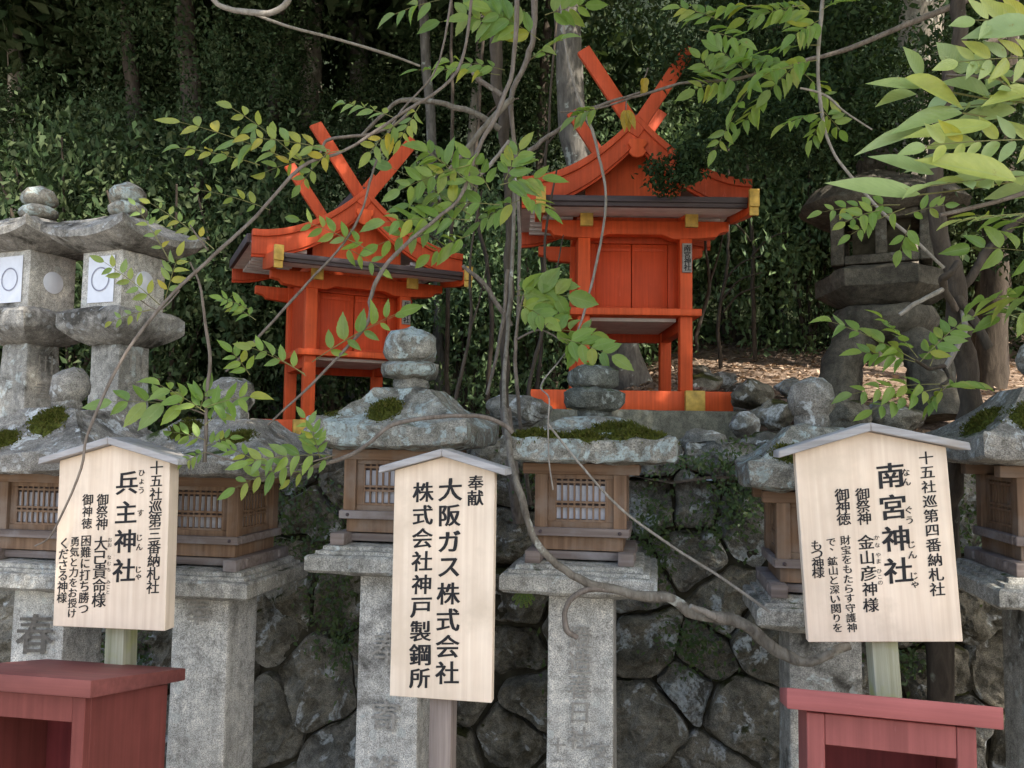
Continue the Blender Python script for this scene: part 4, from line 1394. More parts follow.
# ------------------------------------------------------------------ creepers and ferns on the wall
L = Leaves()
def creep(px, py, sx, sy, n, size=.022):
    for i in range(n):
        x, z = px_to_wall(random.gauss(px, sx), random.gauss(py, sy))
        if z > 1.58: continue
        y = wallY(z) + random.uniform(-.10, .03)
        L.add((x, y, z), (random.gauss(0, .6), random.gauss(-.3, .3), random.gauss(-.2, .7)), (random.gauss(0, .5), -1, .6 + random.gauss(0, .3)), size * random.uniform(.5, 1.4), size * random.uniform(.35, .8))
for a in [(740, 480, 14, 26, 420), (655, 530, 12, 30, 450), (722, 515, 20, 16, 300), (700, 462, 14, 6, 160), (330, 560, 16, 40, 700), (345, 620, 8, 30, 300), (285, 500, 18, 25, 500), (120, 660, 14, 16, 300), (135, 650, 12, 25, 400),
          (690, 640, 20, 15, 250), (560, 640, 10, 30, 150), (960, 480, 25, 40, 900), (900, 660, 14, 10, 160), (530, 470, 14, 20, 250)]: creep(*a)
o = L.build('creeper', MAT['leaf_creep'])
tag(o, 'small leaved creeper growing over the stones of the wall', 'creeper', None, 'stuff')


# ------------------------------------------------------------------ hanging twigs, saplings and their compound leaves
class Plant:
    def __init__(s, name, label, cat, leafmat='leaf_mid', twigmat='twig', T=T_OVATE, group=None):
        s.name, s.label, s.cat, s.leafmat, s.twigmat, s.T, s.group = name, label, cat, leafmat, twigmat, T, group
        s.stems = []; s.L = Leaves(); s.fine = MB()

    def stem(s, pts, mat=None, n=8, wob=.35):
        """pts: (px, py, d, width px)"""
        s.stems.append(([PD(a, b, d) for a, b, d, w in pts], [max(w * d / F / 2, .0006) for a, b, d, w in pts], n, wob, mat))
        return s

    def world_stem(s, P, rad, n=10, wob=.3, mat=None):
        s.stems.append((P, rad, n, wob, mat)); return s

    def leaf(s, base, tip, pairs=4, ln=20, d=2.2, dd=0.0, ratio=.42, sides=(-1, 1), face=.75, terminal=True, bow=.06, droop=.16, spread=(42, 64)):
        """compound leaf: stalk from base to tip (photo px), leaflets ln px long"""
        a = PD(base[0], base[1], d); b = PD(tip[0], tip[1], d + dd + random.uniform(-.06, .06))
        mid = (a + b) / 2 + Vector((0, 0, 1)) * (b - a).length * bow
        def at(t): return a * (1 - t) ** 2 + mid * 2 * t * (1 - t) + b * t * t
        pts = [at(t / 6) for t in range(7)]
        s.fine.tube(pts, [.0014 - .0008 * t / 6 for t in range(7)], 5, .2, 1)
        l0 = ln * d / F * .84
        pairs = pairs + (1 if pairs < 5 else 0)
        view = (C0 - a).normalized()
        N0 = (view * face + Vector((0, 0, 1)) * (1 - face) + Vector((random.gauss(0, .22), random.gauss(0, .22), random.gauss(0, .22)))).normalized()
        for i in range(pairs):
            t = .22 + .72 * i / max(pairs - .4, 1)
            p = at(t); T = (at(min(1, t + .05)) - at(t - .05)).normalized()
            S = T.cross(N0).normalized()
            for sd in sides:
                if random.random() < .06: continue
                ang = R(random.uniform(*spread))
                dr = T * math.cos(ang) + S * sd * math.sin(ang) - Vector((0, 0, 1)) * random.uniform(0, droop)
                nn = N0 + S * sd * random.uniform(-.1, .3) + Vector((random.gauss(0, .2), random.gauss(0, .2), random.gauss(0, .2)))
                k = l0 * random.uniform(.8, 1.12) * (.82 + .3 * math.sin(math.pi * min(1, t + .1)))
                s.L.add(p + S * sd * .002, dr, nn, k, k * ratio * random.uniform(.88, 1.12))
        if terminal:
            T = (b - at(.85)).normalized()
            s.L.add(b, T - Vector((0, 0, .15)), N0, l0 * 1.1, l0 * 1.1 * ratio)
        return s

    def sprays(s, lst, **kw):
        for a in lst:
            base, tip, pairs, ln = a[:4]
            s.leaf(base, tip, pairs, ln, **kw)
        return s

    def build(s):
        org = s.stems[0][0][0] if s.stems else Vector(s.L.p[0])
        low = min((p for st in s.stems for p in st[0]), key=lambda p: p.z) if s.stems else org
        root = empty(s.name, low, s.label, s.cat, s.group)
        for i, (P, rad, n, wob, mat) in enumerate(s.stems):
            b = MB(); b.tube(P, rad, n, wob, 5)
            b.build('stem' if i == 0 else 'branch', MAT[mat or s.twigmat], root, low, smooth=70)
        if s.fine.v: s.fine.build('leaf_stalk', MAT['leaf_mid_stalk'], root, low, smooth=70)
        if s.L.p: s.L.build('foliage', MAT[s.leafmat], root, low, s.T, bend=(.2, 1.3) if s.T is T_NEAR else (-.2, 2.2))
        return root


MAT['leaf_mid_stalk'] = m_plain('green_leaf_stalk', (.16, .15, .05), .6, .3, 20, .1)
V = Plant

# long diagonal twig from the left sign up to the centre
a = V('hanging_twig', 'long thin twig running diagonally from the left sign up over the left shrine roof', 'twig', 'leaf_turn')
a.stem([(35, 546, 1.98, 1.6), (54, 531, 1.96, 2), (81, 468, 1.95, 2.6), (87, 436, 1.95, 2.8), (107, 388, 1.98, 3.2), (135, 340, 2.02, 3.4), (175, 292, 2.08, 3.6), (215, 254, 2.12, 3.6), (256, 216, 2.2, 3.6), (300, 168, 2.25, 3.4), (345, 150, 2.3, 3.2), (395, 118, 2.35, 3.2), (452, 78, 2.4, 3), (468, 30, 2.4, 3), (475, -60, 2.4, 3.5)])
a.stem([(208, 250, 2.12, 2), (200, 240, 2.1, 1.6), (190, 225, 2.1, 1.2)])
a.stem([(180, 290, 2.1, 1.5), (160, 310, 2.1, 1.6), (140, 300, 2.1, 1.2)])
a.sprays([((214, 249), (150, 203), 4, 15), ((160, 305), (104, 262), 4, 17), ((165, 300), (178, 256), 3, 18), ((150, 310), (112, 322), 2, 12), ((170, 262), (135, 205), 3, 13)], d=2.1)
a.sprays([((300, 165), (180, 122), 4, 27), ((300, 160), (232, 108), 3, 22), ((330, 150), (250, 138), 5, 20), ((345, 150), (265, 172), 4, 20), ((330, 150), (300, 185), 3, 18), ((260, 165), (180, 148), 3, 20)], d=2.25)
a.sprays([((395, 118), (345, 104), 3, 20), ((400, 120), (370, 152), 3, 22), ((420, 105), (400, 140), 3, 18), ((270, 210), (200, 190), 4, 15)], d=2.35)
a.build()

# brown upright twig in front of the second lantern with a spray of leaves
a = V('sapling', 'upright brown seedling with bright leaves growing on the brown roof of the second lantern', 'sapling', 'leaf_mid')
a.stem([(205, 462, 2.3, 4), (206, 420, 2.3, 4), (209, 360, 2.3, 3.6), (205, 320, 2.28, 3), (200, 285, 2.26, 2.4), (190, 262, 2.25, 1.6)])
a.stem([(207, 415, 2.3, 2), (180, 405, 2.28, 1.8), (150, 398, 2.26, 1.2)])
a.stem([(206, 452, 2.3, 2), (240, 462, 2.25, 2), (290, 466, 2.2, 1.6), (335, 455, 2.2, 1.2)])
a.sprays([((200, 408), (112, 402), 3, 34), ((205, 412), (160, 385), 2, 26), ((204, 408), (250, 396), 2, 26), ((205, 425), (232, 405), 2, 22), ((205, 440), (172, 432), 2, 18), ((206, 446), (230, 438), 3, 15), ((200, 410), (205, 392), 2, 24), ((206, 452), (185, 462), 2, 13)], d=2.28, ratio=.4)
a.sprays([((330, 455), (248, 462), 4, 25), ((300, 462), (235, 488), 3, 25), ((320, 458), (312, 432), 2, 20), ((262, 464), (228, 448), 2, 18), ((335, 455), (290, 480), 2, 18), ((322, 450), (305, 418), 2, 18)], d=2.2, ratio=.38)
a.build()

# twigs over the left shrine
a = V('hanging_twig', 'curved twig with a row of upright leaflets crossing the front of the left shrine', 'twig', 'leaf_mid')
a.stem([(268, 425, 2.4, 2), (312, 384, 2.4, 2.6), (345, 350, 2.4, 3), (366, 325, 2.4, 3.6), (371, 310, 2.4, 4), (370, 298, 2.4, 4), (381, 272, 2.42, 4), (406, 245, 2.45, 3.6), (438, 217, 2.48, 3.4), (458, 199, 2.5, 3.4), (470, 170, 2.52, 4), (482, 140, 2.55, 4.4), (500, 108, 2.58, 4.4), (512, 70, 2.6, 4.4), (516, 20, 2.6, 5), (520, -70, 2.6, 5)])
a.leaf((305, 374), (252, 348), 3, 21, d=2.38, sides=(1,), face=.9)
a.leaf((306, 376), (256, 346), 2, 18, d=2.38, sides=(-1,), face=.9)
a.leaf((312, 362), (400, 312), 4, 27, d=2.38, sides=(-1,), face=.95)
a.leaf((312, 362), (395, 316), 3, 20, d=2.39, sides=(1,), face=.9)
a.leaf((250, 375), (232, 352), 2, 20, d=2.4)
a.build()
a = V('hanging_twig', 'straight thin twig slanting across the left shrine from its apex to the second lantern', 'twig', 'leaf_mid')
a.stem([(226, 372, 2.5, 2), (256, 340, 2.5, 2.6), (301, 290, 2.5, 2.6), (338, 250, 2.5, 2.6), (361, 214, 2.5, 2.4), (372, 175, 2.5, 2.2), (385, 140, 2.52, 2), (402, 110, 2.55, 2), (440, 60, 2.6, 2), (460, -60, 2.6, 3)])
a.sprays([((372, 252), (300, 220), 4, 20), ((340, 245), (380, 268), 2, 18)], d=2.48)
a.sprays([((256, 320), (225, 302), 3, 14), ((250, 310), (222, 298), 3, 14)], d=2.5)
a.build()

# horizontal brown twig in front of the third lantern roof
a = V('hanging_twig', 'long arched twig lying across the third lantern roof to the middle vine', 'twig', 'leaf_mid')
a.stem([(262, 481, 2.25, 3), (300, 471, 2.25, 3.6), (340, 459, 2.25, 4), (370, 443, 2.25, 4.2), (392, 425, 2.25, 4.4), (430, 417, 2.27, 4.4), (475, 416, 2.3, 4.6), (503, 424, 2.32, 5), (512, 432, 2.33, 5)])
a.build()

# the middle sapling / vine
a = V('young_tree', 'slender brown sapling tangled with vines rising between the two shrines with many bright leaves', 'tree', 'leaf_mid')
a.stem([(504, 410, 3.3, 9), (506, 330, 3.3, 9), (510, 240, 3.3, 10), (506, 150, 3.3, 11), (499, 90, 3.3, 12), (497, 30, 3.3, 13), (492, -90, 3.3, 15)], 'bark', n=10, wob=.3)
P0 = PD(504, 410, 3.3)
a.world_stem([Vector((P0.x + .05, P0.y + .12, 1.2)), P0], [.03, .024])
a.stem([(517, 330, 3.2, 3), (520, 240, 3.2, 3.5), (516, 160, 3.2, 4), (511, 100, 3.2, 5), (527, 60, 3.2, 6), (534, 20, 3.2, 6), (531, -80, 3.2, 7)], 'twig')
a.stem([(500, 130, 3.2, 7), (476, 114, 3.2, 6), (445, 104, 3.2, 5.5), (408, 101, 3.2, 5), (390, 108, 3.2, 4), (362, 135, 3.2, 3)], 'twig_mid')
a.stem([(418, 103, 3.2, 4), (400, 122, 3.2, 3.4), (370, 134, 3.2, 3), (330, 139, 3.2, 3), (318, 155, 3.2, 2), (285, 182, 3.2, 2)])
a.stem([(512, 98, 3.15, 6), (490, 122, 3.15, 6), (464, 152, 3.15, 5), (448, 172, 3.15, 4), (440, 200, 3.15, 3)], 'twig_mid')
a.stem([(502, 96, 3.2, 5), (480, 80, 3.2, 5), (470, 65, 3.2, 4)])
a.stem([(509, 140, 3.1, 4), (490, 165, 3.1, 4), (474, 180, 3.1, 3)], 'twig_pale')
a.stem([(462, 265, 3.2, 4), (485, 285, 3.2, 4.5), (498, 305, 3.2, 5), (512, 325, 3.2, 5)])
a.stem([(487, 395, 3.2, 3), (496, 360, 3.2, 3.5), (503, 320, 3.2, 4), (508, 270, 3.2, 4)], 'twig')
a.stem([(480, 170, 2.6, 3), (470, 200, 2.55, 2.6), (440, 225, 2.5, 2), (410, 240, 2.5, 1.5)])
a.stem([(508, 170, 2.8, 3), (520, 190, 2.7, 2.4), (530, 200, 2.65, 2)])
a.sprays([((470, 215), (392, 168), 4, 30), ((478, 190), (428, 152), 3, 32), ((470, 220), (385, 222), 4, 30), ((440, 225), (378, 245), 3, 26), ((500, 205), (410, 205), 4, 30), ((490, 190), (470, 158), 2, 30), ((470, 235), (430, 255), 3, 26),
          ((500, 185), (542, 178), 3, 30), ((510, 190), (545, 208), 3, 28), ((505, 180), (520, 150), 3, 26), ((520, 200), (480, 222), 3, 28), ((470, 165), (400, 190), 4, 24), ((450, 170), (425, 150), 2, 26)], d=2.5, ratio=.42, face=.62)
a.sprays([((500, 75), (418, 70), 4, 22), ((505, 70), (450, 62), 3, 24), ((525, 10), (440, 22), 4, 30), ((525, 30), (470, 18), 3, 28), ((540, 40), (490, 10), 3, 30), ((440, 0), (395, 14), 2, 26), ((530, 60), (560, 40), 3, 24), ((545, 15), (585, 5), 3, 26)], d=2.7, face=.55)
a.build()

# woody vine lying over the fourth lantern slab
a = V('woody_vine', 'thick grey vine winding from the middle sign over the mossy lantern slab to the right', 'vine', 'leaf_mid', 'twig_mid')
a.stem([(850, 646, 2.24, 10), (812, 661, 2.24, 10), (785, 655, 2.24, 12), (760, 640, 2.24, 12), (738, 622, 2.24, 12), (715, 617, 2.24, 11), (692, 616, 2.24, 10), (672, 600, 2.24, 10), (650, 596, 2.24, 11), (618, 590, 2.24, 9), (585, 580, 2.24, 8.5), (553, 562, 2.24, 8), (535, 540, 2.24, 7.5), (522, 505, 2.27, 7), (513, 468, 2.33, 7), (507, 430, 2.45, 6), (504, 390, 2.7, 4.6), (508, 330, 2.9, 4.2), (513, 250, 3.05, 4), (515, 160, 3.1, 4)], n=10, wob=.35)
a.stem([(612, 590, 2.24, 6), (590, 588, 2.23, 6), (570, 600, 2.22, 6), (564, 615, 2.22, 6), (566, 630, 2.22, 6), (578, 638, 2.22, 5)], 'twig')
a.stem([(728, 620, 2.24, 8), (705, 613, 2.2, 7), (690, 606, 2.18, 5)], 'twig_pale')
a.build()

a = V('vine', 'thin straight dry vine slanting from the fourth lantern roof down to the fifth lantern', 'vine', 'leaf_mid', 'twig_pale')
a.stem([(548, 424, 2.36, 2.2), (575, 458, 2.34, 2.4), (620, 508, 2.3, 2.6), (670, 545, 2.28, 2.6), (722, 578, 2.25, 3), (770, 612, 2.22, 3)], wob=.15)
a.build()
a = V('vine', 'hair thin dry vine dangling in front of the fourth lantern window', 'vine', 'leaf_mid', 'twig_pale')
a.stem([(553, 490, 2.36, 1.5), (549, 460, 2.36, 1.5), (548, 425, 2.36, 1.6), (549, 398, 2.4, 1.6), (541, 385, 2.6, 1.6), (560, 360, 2.8, 1.6), (580, 335, 3.2, 1.6)], wob=.15)
a.build()
a = V('vine', 'whitish vine hanging down the front of the right shrine from its roof', 'vine', 'leaf_mid', 'twig_pale')
a.stem([(578, 330, 3.9, 2), (585, 310, 3.9, 2.4), (595, 270, 3.9, 2.6), (603, 230, 3.9, 2.6), (606, 195, 3.9, 2.6), (601, 165, 3.9, 3), (592, 130, 3.9, 3.2), (578, 95, 3.9, 3), (565, 40, 3.9, 3), (555, -60, 3.9, 3)], wob=.25)
a.build()
a = V('vine', 'brown looped vine hanging at the top edge left of the centre', 'vine', 'leaf_mid', 'twig_pale')
a.stem([(196, -40, 2.6, 5), (214, 0, 2.6, 5), (232, 10, 2.6, 5), (256, 13, 2.6, 6), (272, 12, 2.6, 6), (287, 2, 2.6, 6), (300, -30, 2.6, 6)], wob=.15)
a.build()
a = V('vine', 'straight pale rod like vine running down to the right from the looped vine', 'vine', 'leaf_mid', 'twig_pale')
a.stem([(420, 66, 3.0, 2.2), (390, 55, 2.95, 2.6), (340, 40, 2.85, 3), (290, 27, 2.75, 3), (256, 15, 2.7, 3)], wob=.05)
a.build()
a = V('hanging_twig', 'leafless dark vine rising from behind the left end of the right shrine roof', 'twig', 'leaf_mid')
a.stem([(512, 172, 4.0, 5), (530, 150, 4.0, 5), (560, 128, 4.0, 4.5), (580, 112, 4.0, 4), (600, 105, 4.0, 3), (640, 92, 4.0, 2.4)], wob=.3)
a.build()

# broad leaves left of the right shrine
a = V('sapling', 'sapling with broad serrate leaves beside the finial of the moss covered lantern', 'sapling', 'leaf_mid')
P0 = PD(518, 400, 2.9)
a.world_stem([Vector((P0.x, P0.y + .3, 1.3)), P0, PD(516, 340, 2.85), PD(522, 300, 2.8), PD(530, 285, 2.8)], [.008, .007, .006, .004, .003])
a.stem([(516, 340, 2.85, 2.4), (540, 330, 2.8, 2), (560, 340, 2.75, 1.6)])
a.sprays([((515, 296), (568, 296), 2, 36), ((515, 292), (555, 284), 2, 30), ((520, 305), (545, 318), 2, 24)], d=2.78, ratio=.55, face=.6)
a.sprays([((545, 326), (560, 312), 2, 20), ((548, 330), (592, 334), 2, 24), ((560, 338), (612, 356), 3, 28), ((565, 340), (585, 362), 2, 24)], d=2.74, ratio=.5, face=.7)
a.build()

# leaves over the right shrine's crossed finials
a = V('leafy_branch', 'leafy branch reaching in from the right across the right shrine crossed finials', 'branch', 'leaf_mid')
a.stem([(560, 112, 3.6, 1.6), (600, 108, 3.6, 2), (640, 95, 3.6, 2.6), (690, 82, 3.6, 3), (740, 78, 3.6, 3.4), (800, 62, 3.6, 4), (870, 40, 3.6, 5), (1060, -40, 3.6, 9)])
a.sprays([((600, 108), (575, 118), 3, 22), ((715, 80), (700, 58), 3, 20),
          ((740, 78), (695, 90), 4, 26), ((750, 76), (720, 50), 3, 26), ((760, 75), (735, 110), 3, 26), ((790, 65), (745, 60), 4, 26), ((800, 62), (770, 90), 3, 26), ((735, 115), (715, 150), 2, 20), ((770, 90), (740, 128), 3, 24), ((800, 70), (830, 100), 3, 24)], d=3.55, ratio=.42, face=.5)
a.build()
a = V('yellow_leaf', 'yellow dead leaf caught at the front of the right shrine roof apex', 'leaf', 'leaf_yellow')
for bx, by, tx, ty in ((626, 110, 630, 128),):
    p = PD(bx, by, 4.2); q = PD(tx, ty, 4.2)
    for k in range(3): a.L.add(p + Vector((.01 * k - .01, 0, 0)), (q - p).normalized() + Vector((.2 * k - .2, 0, 0)), Vector((.2 * k, -1, .2)), .11, .04)
    a.stem([(627, 96, 4.2, 1.4), (626, 104, 4.2, 1.4), (626, 110, 4.2, 1.4)])
a.build()
a = V('yellow_leaf', 'yellow dead leaf hanging between the right shrine crossed finials', 'leaf', 'leaf_yellow')
p = PD(644, 78, 4.2)
for k in range(3): a.L.add(p + Vector((.012 * k - .01, 0, 0)), Vector((.3 - .3 * k, 0, -1)), Vector((.2 * k, -1, .2)), .09, .035)
a.stem([(648, 68, 4.2, 1.4), (646, 74, 4.2, 1.4), (644, 78, 4.2, 1.4)])
a.build()

# dark evergreen tree whose crown hangs over the right side of the right shrine roof
T0 = [(1010, -60, 5.4, 20), (1004, 120, 5.4, 22), (996, 250, 5.4, 24), (990, 395, 5.4, 30)]
r = trunk_tree('evergreen_tree', 'dark evergreen tree whose low crown covers the right slope of the right shrine roof', T0, 'bark',
               [(692, 170, 4.1, .24, .16, .11, 900, .045), (735, 135, 4.1, .34, .2, .2, 1100, .05), (800, 110, 4.3, .5, .3, .36, 1900, .055), (860, 60, 4.4, .6, .4, .5, 2400, .06), (950, 120, 4.6, .6, .4, .6, 2400, .06), (730, 40, 4.6, .55, .35, .4, 1600, .055), (800, -20, 4.6, .8, .4, .4, 2000, .06), (1010, 190, 4.6, .3, .3, .4, 900, .06)],
               'leaf_dark', None, [[(1000, 40, 5.3, 12), (930, 70, 5.0, 9), (850, 100, 4.6, 7), (760, 130, 4.2, 4), (690, 160, 4.1, 2)]])

# right tree with its branches and low leaves
a = V('young_tree', 'crooked brown tree at the right with a cut branch stub, rising beside the right sign', 'tree', 'leaf_mid', 'bark')
P0 = PD(944, 560, 2.75)
a.world_stem([Vector((P0.x - .02, P0.y + .1, 0)), P0, PD(950, 490, 2.75), PD(966, 430, 2.75), PD(968, 385, 2.75), PD(962, 330, 2.75), PD(955, 290, 2.75), PD(945, 250, 2.75), PD(934, 205, 2.75), PD(936, 150, 2.75), PD(946, 90, 2.75), PD(958, 30, 2.75), PD(962, -80, 2.75)],
             [.05, .04, .036, .036, .034, .036, .034, .03, .026, .024, .024, .024, .024], 12, .25, 'bark')
a.stem([(958, 300, 2.72, 12), (972, 320, 2.68, 10), (980, 335, 2.66, 9), (990, 349, 2.64, 9)], 'bark')
a.stem([(956, 310, 2.7, 7), (945, 288, 2.66, 8), (942, 278, 2.64, 8), (952, 272, 2.62, 7), (958, 262, 2.66, 6)], 'bark')
a.stem([(944, 370, 2.68, 6), (958, 345, 2.66, 6), (964, 325, 2.68, 6), (962, 310, 2.7, 6)], 'twig_pale')
a.stem([(900, 315, 2.6, 4), (920, 302, 2.6, 4.4), (942, 290, 2.64, 5)], 'twig_pale')
a.stem([(960, 290, 2.75, 9), (985, 255, 2.75, 9), (1005, 235, 2.75, 9), (1040, 200, 2.75, 10)], 'bark')
a.stem([(944, 366, 2.66, 5), (930, 368, 2.5, 4), (915, 360, 2.4, 3)])
a.stem([(944, 368, 2.66, 4), (950, 378, 2.5, 3.5), (940, 386, 2.4, 3)])
a.sprays([((915, 360), (832, 322), 5, 24), ((918, 358), (882, 318), 4, 21), ((920, 362), (962, 322), 4, 23), ((915, 362), (862, 352), 4, 24), ((930, 366), (945, 335), 3, 18)], d=2.38, ratio=.44, face=.55)
a.sprays([((940, 384), (852, 394), 5, 24), ((942, 386), (978, 385), 4, 22), ((940, 388), (872, 410), 4, 24), ((945, 388), (930, 405), 2, 20)], d=2.36, ratio=.44, face=.45)
a.sprays([((1040, 300), (985, 300), 3, 36), ((1050, 310), (1000, 318), 2, 30), ((1045, 230), (975, 215), 3, 30), ((1050, 255), (970, 248), 3, 30)], d=2.4, ratio=.45, face=.6)
a.build()
a = V('hanging_twig', 'thin straight twig hanging from the top right down to the crooked brown tree', 'twig', 'leaf_mid', 'twig_pale')
a.stem([(944, 268, 2.5, 3), (915, 240, 2.5, 3), (882, 212, 2.5, 3), (850, 175, 2.5, 3), (832, 150, 2.5, 3), (822, 115, 2.5, 3.4), (818, 60, 2.5, 3.6), (822, 10, 2.5, 4), (826, -60, 2.5, 4)], wob=.15)
a.stem([(872, 130, 2.5, 1.4), (845, 112, 2.5, 2), (825, 95, 2.5, 2.2), (800, 88, 2.5, 2)])
a.sprays([((820, 12), (770, 12), 4, 26), ((822, 10), (850, -5), 3, 24), ((820, 20), (795, 35), 3, 24), ((820, 45), (768, 50), 4, 26), ((818, 60), (765, 75), 4, 26), ((822, 112), (785, 125), 3, 22), ((824, 115), (812, 140), 3, 20), ((824, 112), (840, 130), 3, 20), ((805, 5), (745, 20), 4, 24), ((760, 5), (700, 15), 4, 24), ((720, 20), (680, 8), 3, 22), ((700, 30), (740, 40), 3, 22)], d=2.48, ratio=.42, face=.5)
a.sprays([((900, 205), (822, 212), 4, 17), ((905, 208), (850, 235), 3, 17), ((880, 210), (845, 222), 2, 19), ((905, 215), (945, 205), 3, 16), ((910, 225), (900, 250), 2, 22)], d=2.35, ratio=.45, face=.8)
a.build()

# near spray at the upper right
a = V('leafy_branch', 'large yellow green leafy branch close to the camera at the upper right', 'branch', 'leaf_near', 'twig', T_LONG)
a.stem([(940, 215, 1.2, 4), (985, 205, 1.2, 5), (1030, 190, 1.2, 6), (1120, 150, 1.25, 8), (1300, 60, 1.4, 10)])
a.stem([(945, 75, 1.2, 3), (1000, 78, 1.2, 4), (1060, 90, 1.2, 5), (1120, 150, 1.25, 6)])
kw = dict(ratio=.28, face=.6, bow=.03, droop=.04, spread=(18, 34))
kw = dict(ratio=.36, face=.6, bow=.03, droop=.08, spread=(30, 52))
for base, tip, pr, ln in [((1060, 58), (958, 62), 5, 36), ((1070, 98), (952, 108), 5, 36), ((1060, 140), (925, 146), 6, 36), ((1060, 176), (930, 186), 6, 38), ((1070, 212), (962, 220), 4, 34), ((1060, 26), (975, 20), 4, 38), ((1050, 120), (985, 70), 3, 30)]:
    a.leaf(base, tip, pr, ln, d=1.22, dd=-.04, **kw)
for bx, by, tx, ty, wd, dz in ((928, 86, 866, 82, 16, 0), (922, 76, 905, 46, 14, .02), (916, 94, 877, 102, 16, .03), (905, 78, 969, 106, 19, -.02), (990, 99, 943, 77, 19, .01), (956, 66, 938, 41, 18, .03), (961, 74, 963, 49, 17, .04), (976, 74, 979, 50, 17, .04),
                               (1040, 28, 963, 33, 26, -.06), (962, 113, 890, 129, 18, 0), (926, 129, 856, 151, 14, .02), (1016, 110, 954, 119, 18, 0), (992, 124, 903, 136, 20, -.03), 
                               (934, 174, 870, 154, 20, -.02), (1016, 180, 918, 155, 24, -.05), (994, 187, 955, 168, 18, .0), (920, 194, 825, 181, 21, -.04), (1036, 92, 984, 101, 18, 0), (1010, 70, 985, 88, 18, .03),
                               (975, 142, 925, 146, 18, .05), (960, 160, 905, 168, 18, .05), (1040, 190, 985, 196, 20, .02), (948, 96, 925, 112, 15, .06), ):
    p = PD(bx, by, 1.2 + dz); q = PD(tx, ty, 1.2 + dz + random.uniform(-.03, .03))
    nn = (C0 - p).normalized() * .85 + Vector((random.gauss(0, .12), random.gauss(0, .1), .62))
    a.L.add(p, q - p, nn, (q - p).length, wd * 1.2 / F * 1.2)
for pts in ([(926, 88), (950, 92), (990, 99), (1040, 104), (1120, 112)], [(962, 113), (992, 118), (1040, 128), (1120, 130)], [(918, 195), (960, 190), (1000, 184), (1060, 172), (1120, 150)], [(1040, 30), (1080, 28), (1120, 20)]):
    a.fine.tube([PD(x, y, 1.21) for x, y in pts], [.0014] * len(pts), 5, .2, 3)
a.T = T_NEAR
a.build()

# fern tuft on the wall
a = V('fern', 'small bright green fern growing from the wall joint left of the fourth lantern pillar', 'fern', 'leaf_mid')
x, z = px_to_wall(526, 588); y = wallY(z) - .04
for k in range(6):
    ang = -1.2 + k * .5
    P = [Vector((x, y, z)) + Vector((math.sin(ang) * t * .05, -.03 * t, -.05 * t * math.cos(ang) - .02 * t * t)) for t in (0, .5, 1)]
    a.fine.tube(P, [.001, .0008, .0005], 5, 0, 1)
    if k == 0: a.world_stem(P, [.0012, .001, .0006], 6, .1)
    for j in range(9):
        t = j / 9
        p = P[0].lerp(P[2], t)
        for sd in (-1, 1): a.L.add(p, Vector((sd * math.cos(ang), -.1, sd * math.sin(ang))) + (P[2] - P[0]).normalized() * .5, (0, -1, .4), .02 * (1 - t * .7), .008)
a.build()

# fine twigs scattered in the understory behind the sapling
for k, (x0, y0, x1, y1, d, lab) in enumerate([(530, 380, 545, 240, 4.2, 'thin bare sapling left of the right shrine legs'), (455, 400, 470, 260, 4.4, 'thin bare sapling right of the left shrine'),
                                             (697, 330, 706, 240, 5.5, 'thin bare stem right of the right shrine post')]):
    a = V('bare_sapling', lab, 'sapling', 'leaf_mid', 'bark')
    a.stem([(x0, y0 + 20, d, 4), (x0, y0, d, 4), ((x0 + x1) / 2 + 8, (y0 + y1) / 2, d, 3.4), (x1, y1, d, 2.6), (x1 + 12, y1 - 70, d, 1.6)], wob=.4)
    a.stem([((x0 + x1) / 2 + 8, (y0 + y1) / 2, d, 2.4), ((x0 + x1) / 2 + 18, (y0 + y1) / 2 - 35, d - .05, 1.6), ((x0 + x1) / 2 + 26, (y0 + y1) / 2 - 75, d - .05, 1)], wob=.4)
    a.build()

STEMS = [(448, 395, 452, 120, 6.2, 5, 'bark', 'thin grey stem rising just right of the left shrine'),          (487, 398, 480, 100, 6.4, 5, 'bark', 'thin dark stem close to the left of the middle sapling'), (536, 396, 548, 130, 5.9, 4, 'bark', 'thin grey stem left of the right shrine posts'),
         (720, 375, 728, 200, 6.8, 4, 'bark', 'thin grey stem right of the right shrine by the forest edge'),
         (757, 370, 748, 190, 7.0, 5, 'bark', 'thin dark stem left of the dark trunk right of the right shrine'), ]
for x0, y0, x1, y1, d, wpx, mat, lab in STEMS:
    a = V('thin_tree', lab, 'tree', 'leaf_forest', mat, T_SMALL, 'thin stems of the forest edge')
    j = random.uniform(-9, 9)
    a.stem([(x0, y0 + 15, d, wpx), (x0 + j, y0 * .66 + y1 * .34, d, wpx * .9), (x1 - j, y0 * .33 + y1 * .67, d, wpx * .8), (x1, y1, d, wpx * .7), (x1 + 2 * j, y1 - 160, d, wpx * .5)], wob=.7)
    for q in range(3):
        yb = y0 + (y1 - y0) * random.uniform(.35, .95); xb = x0 + (x1 - x0) * (yb - y0) / (y1 - y0); sg = random.choice((-1, 1))
        a.stem([(xb, yb, d, wpx * .5), (xb + sg * 16, yb - 18, d - .1, wpx * .4), (xb + sg * 38, yb - 26, d - .2, wpx * .25)], wob=.5)
        a.L.cloud(PD(xb + sg * 34, yb - 26, d - .2), (.22, .18, .13), 90, .06, clumps=12, tight=.3)
    a.build()

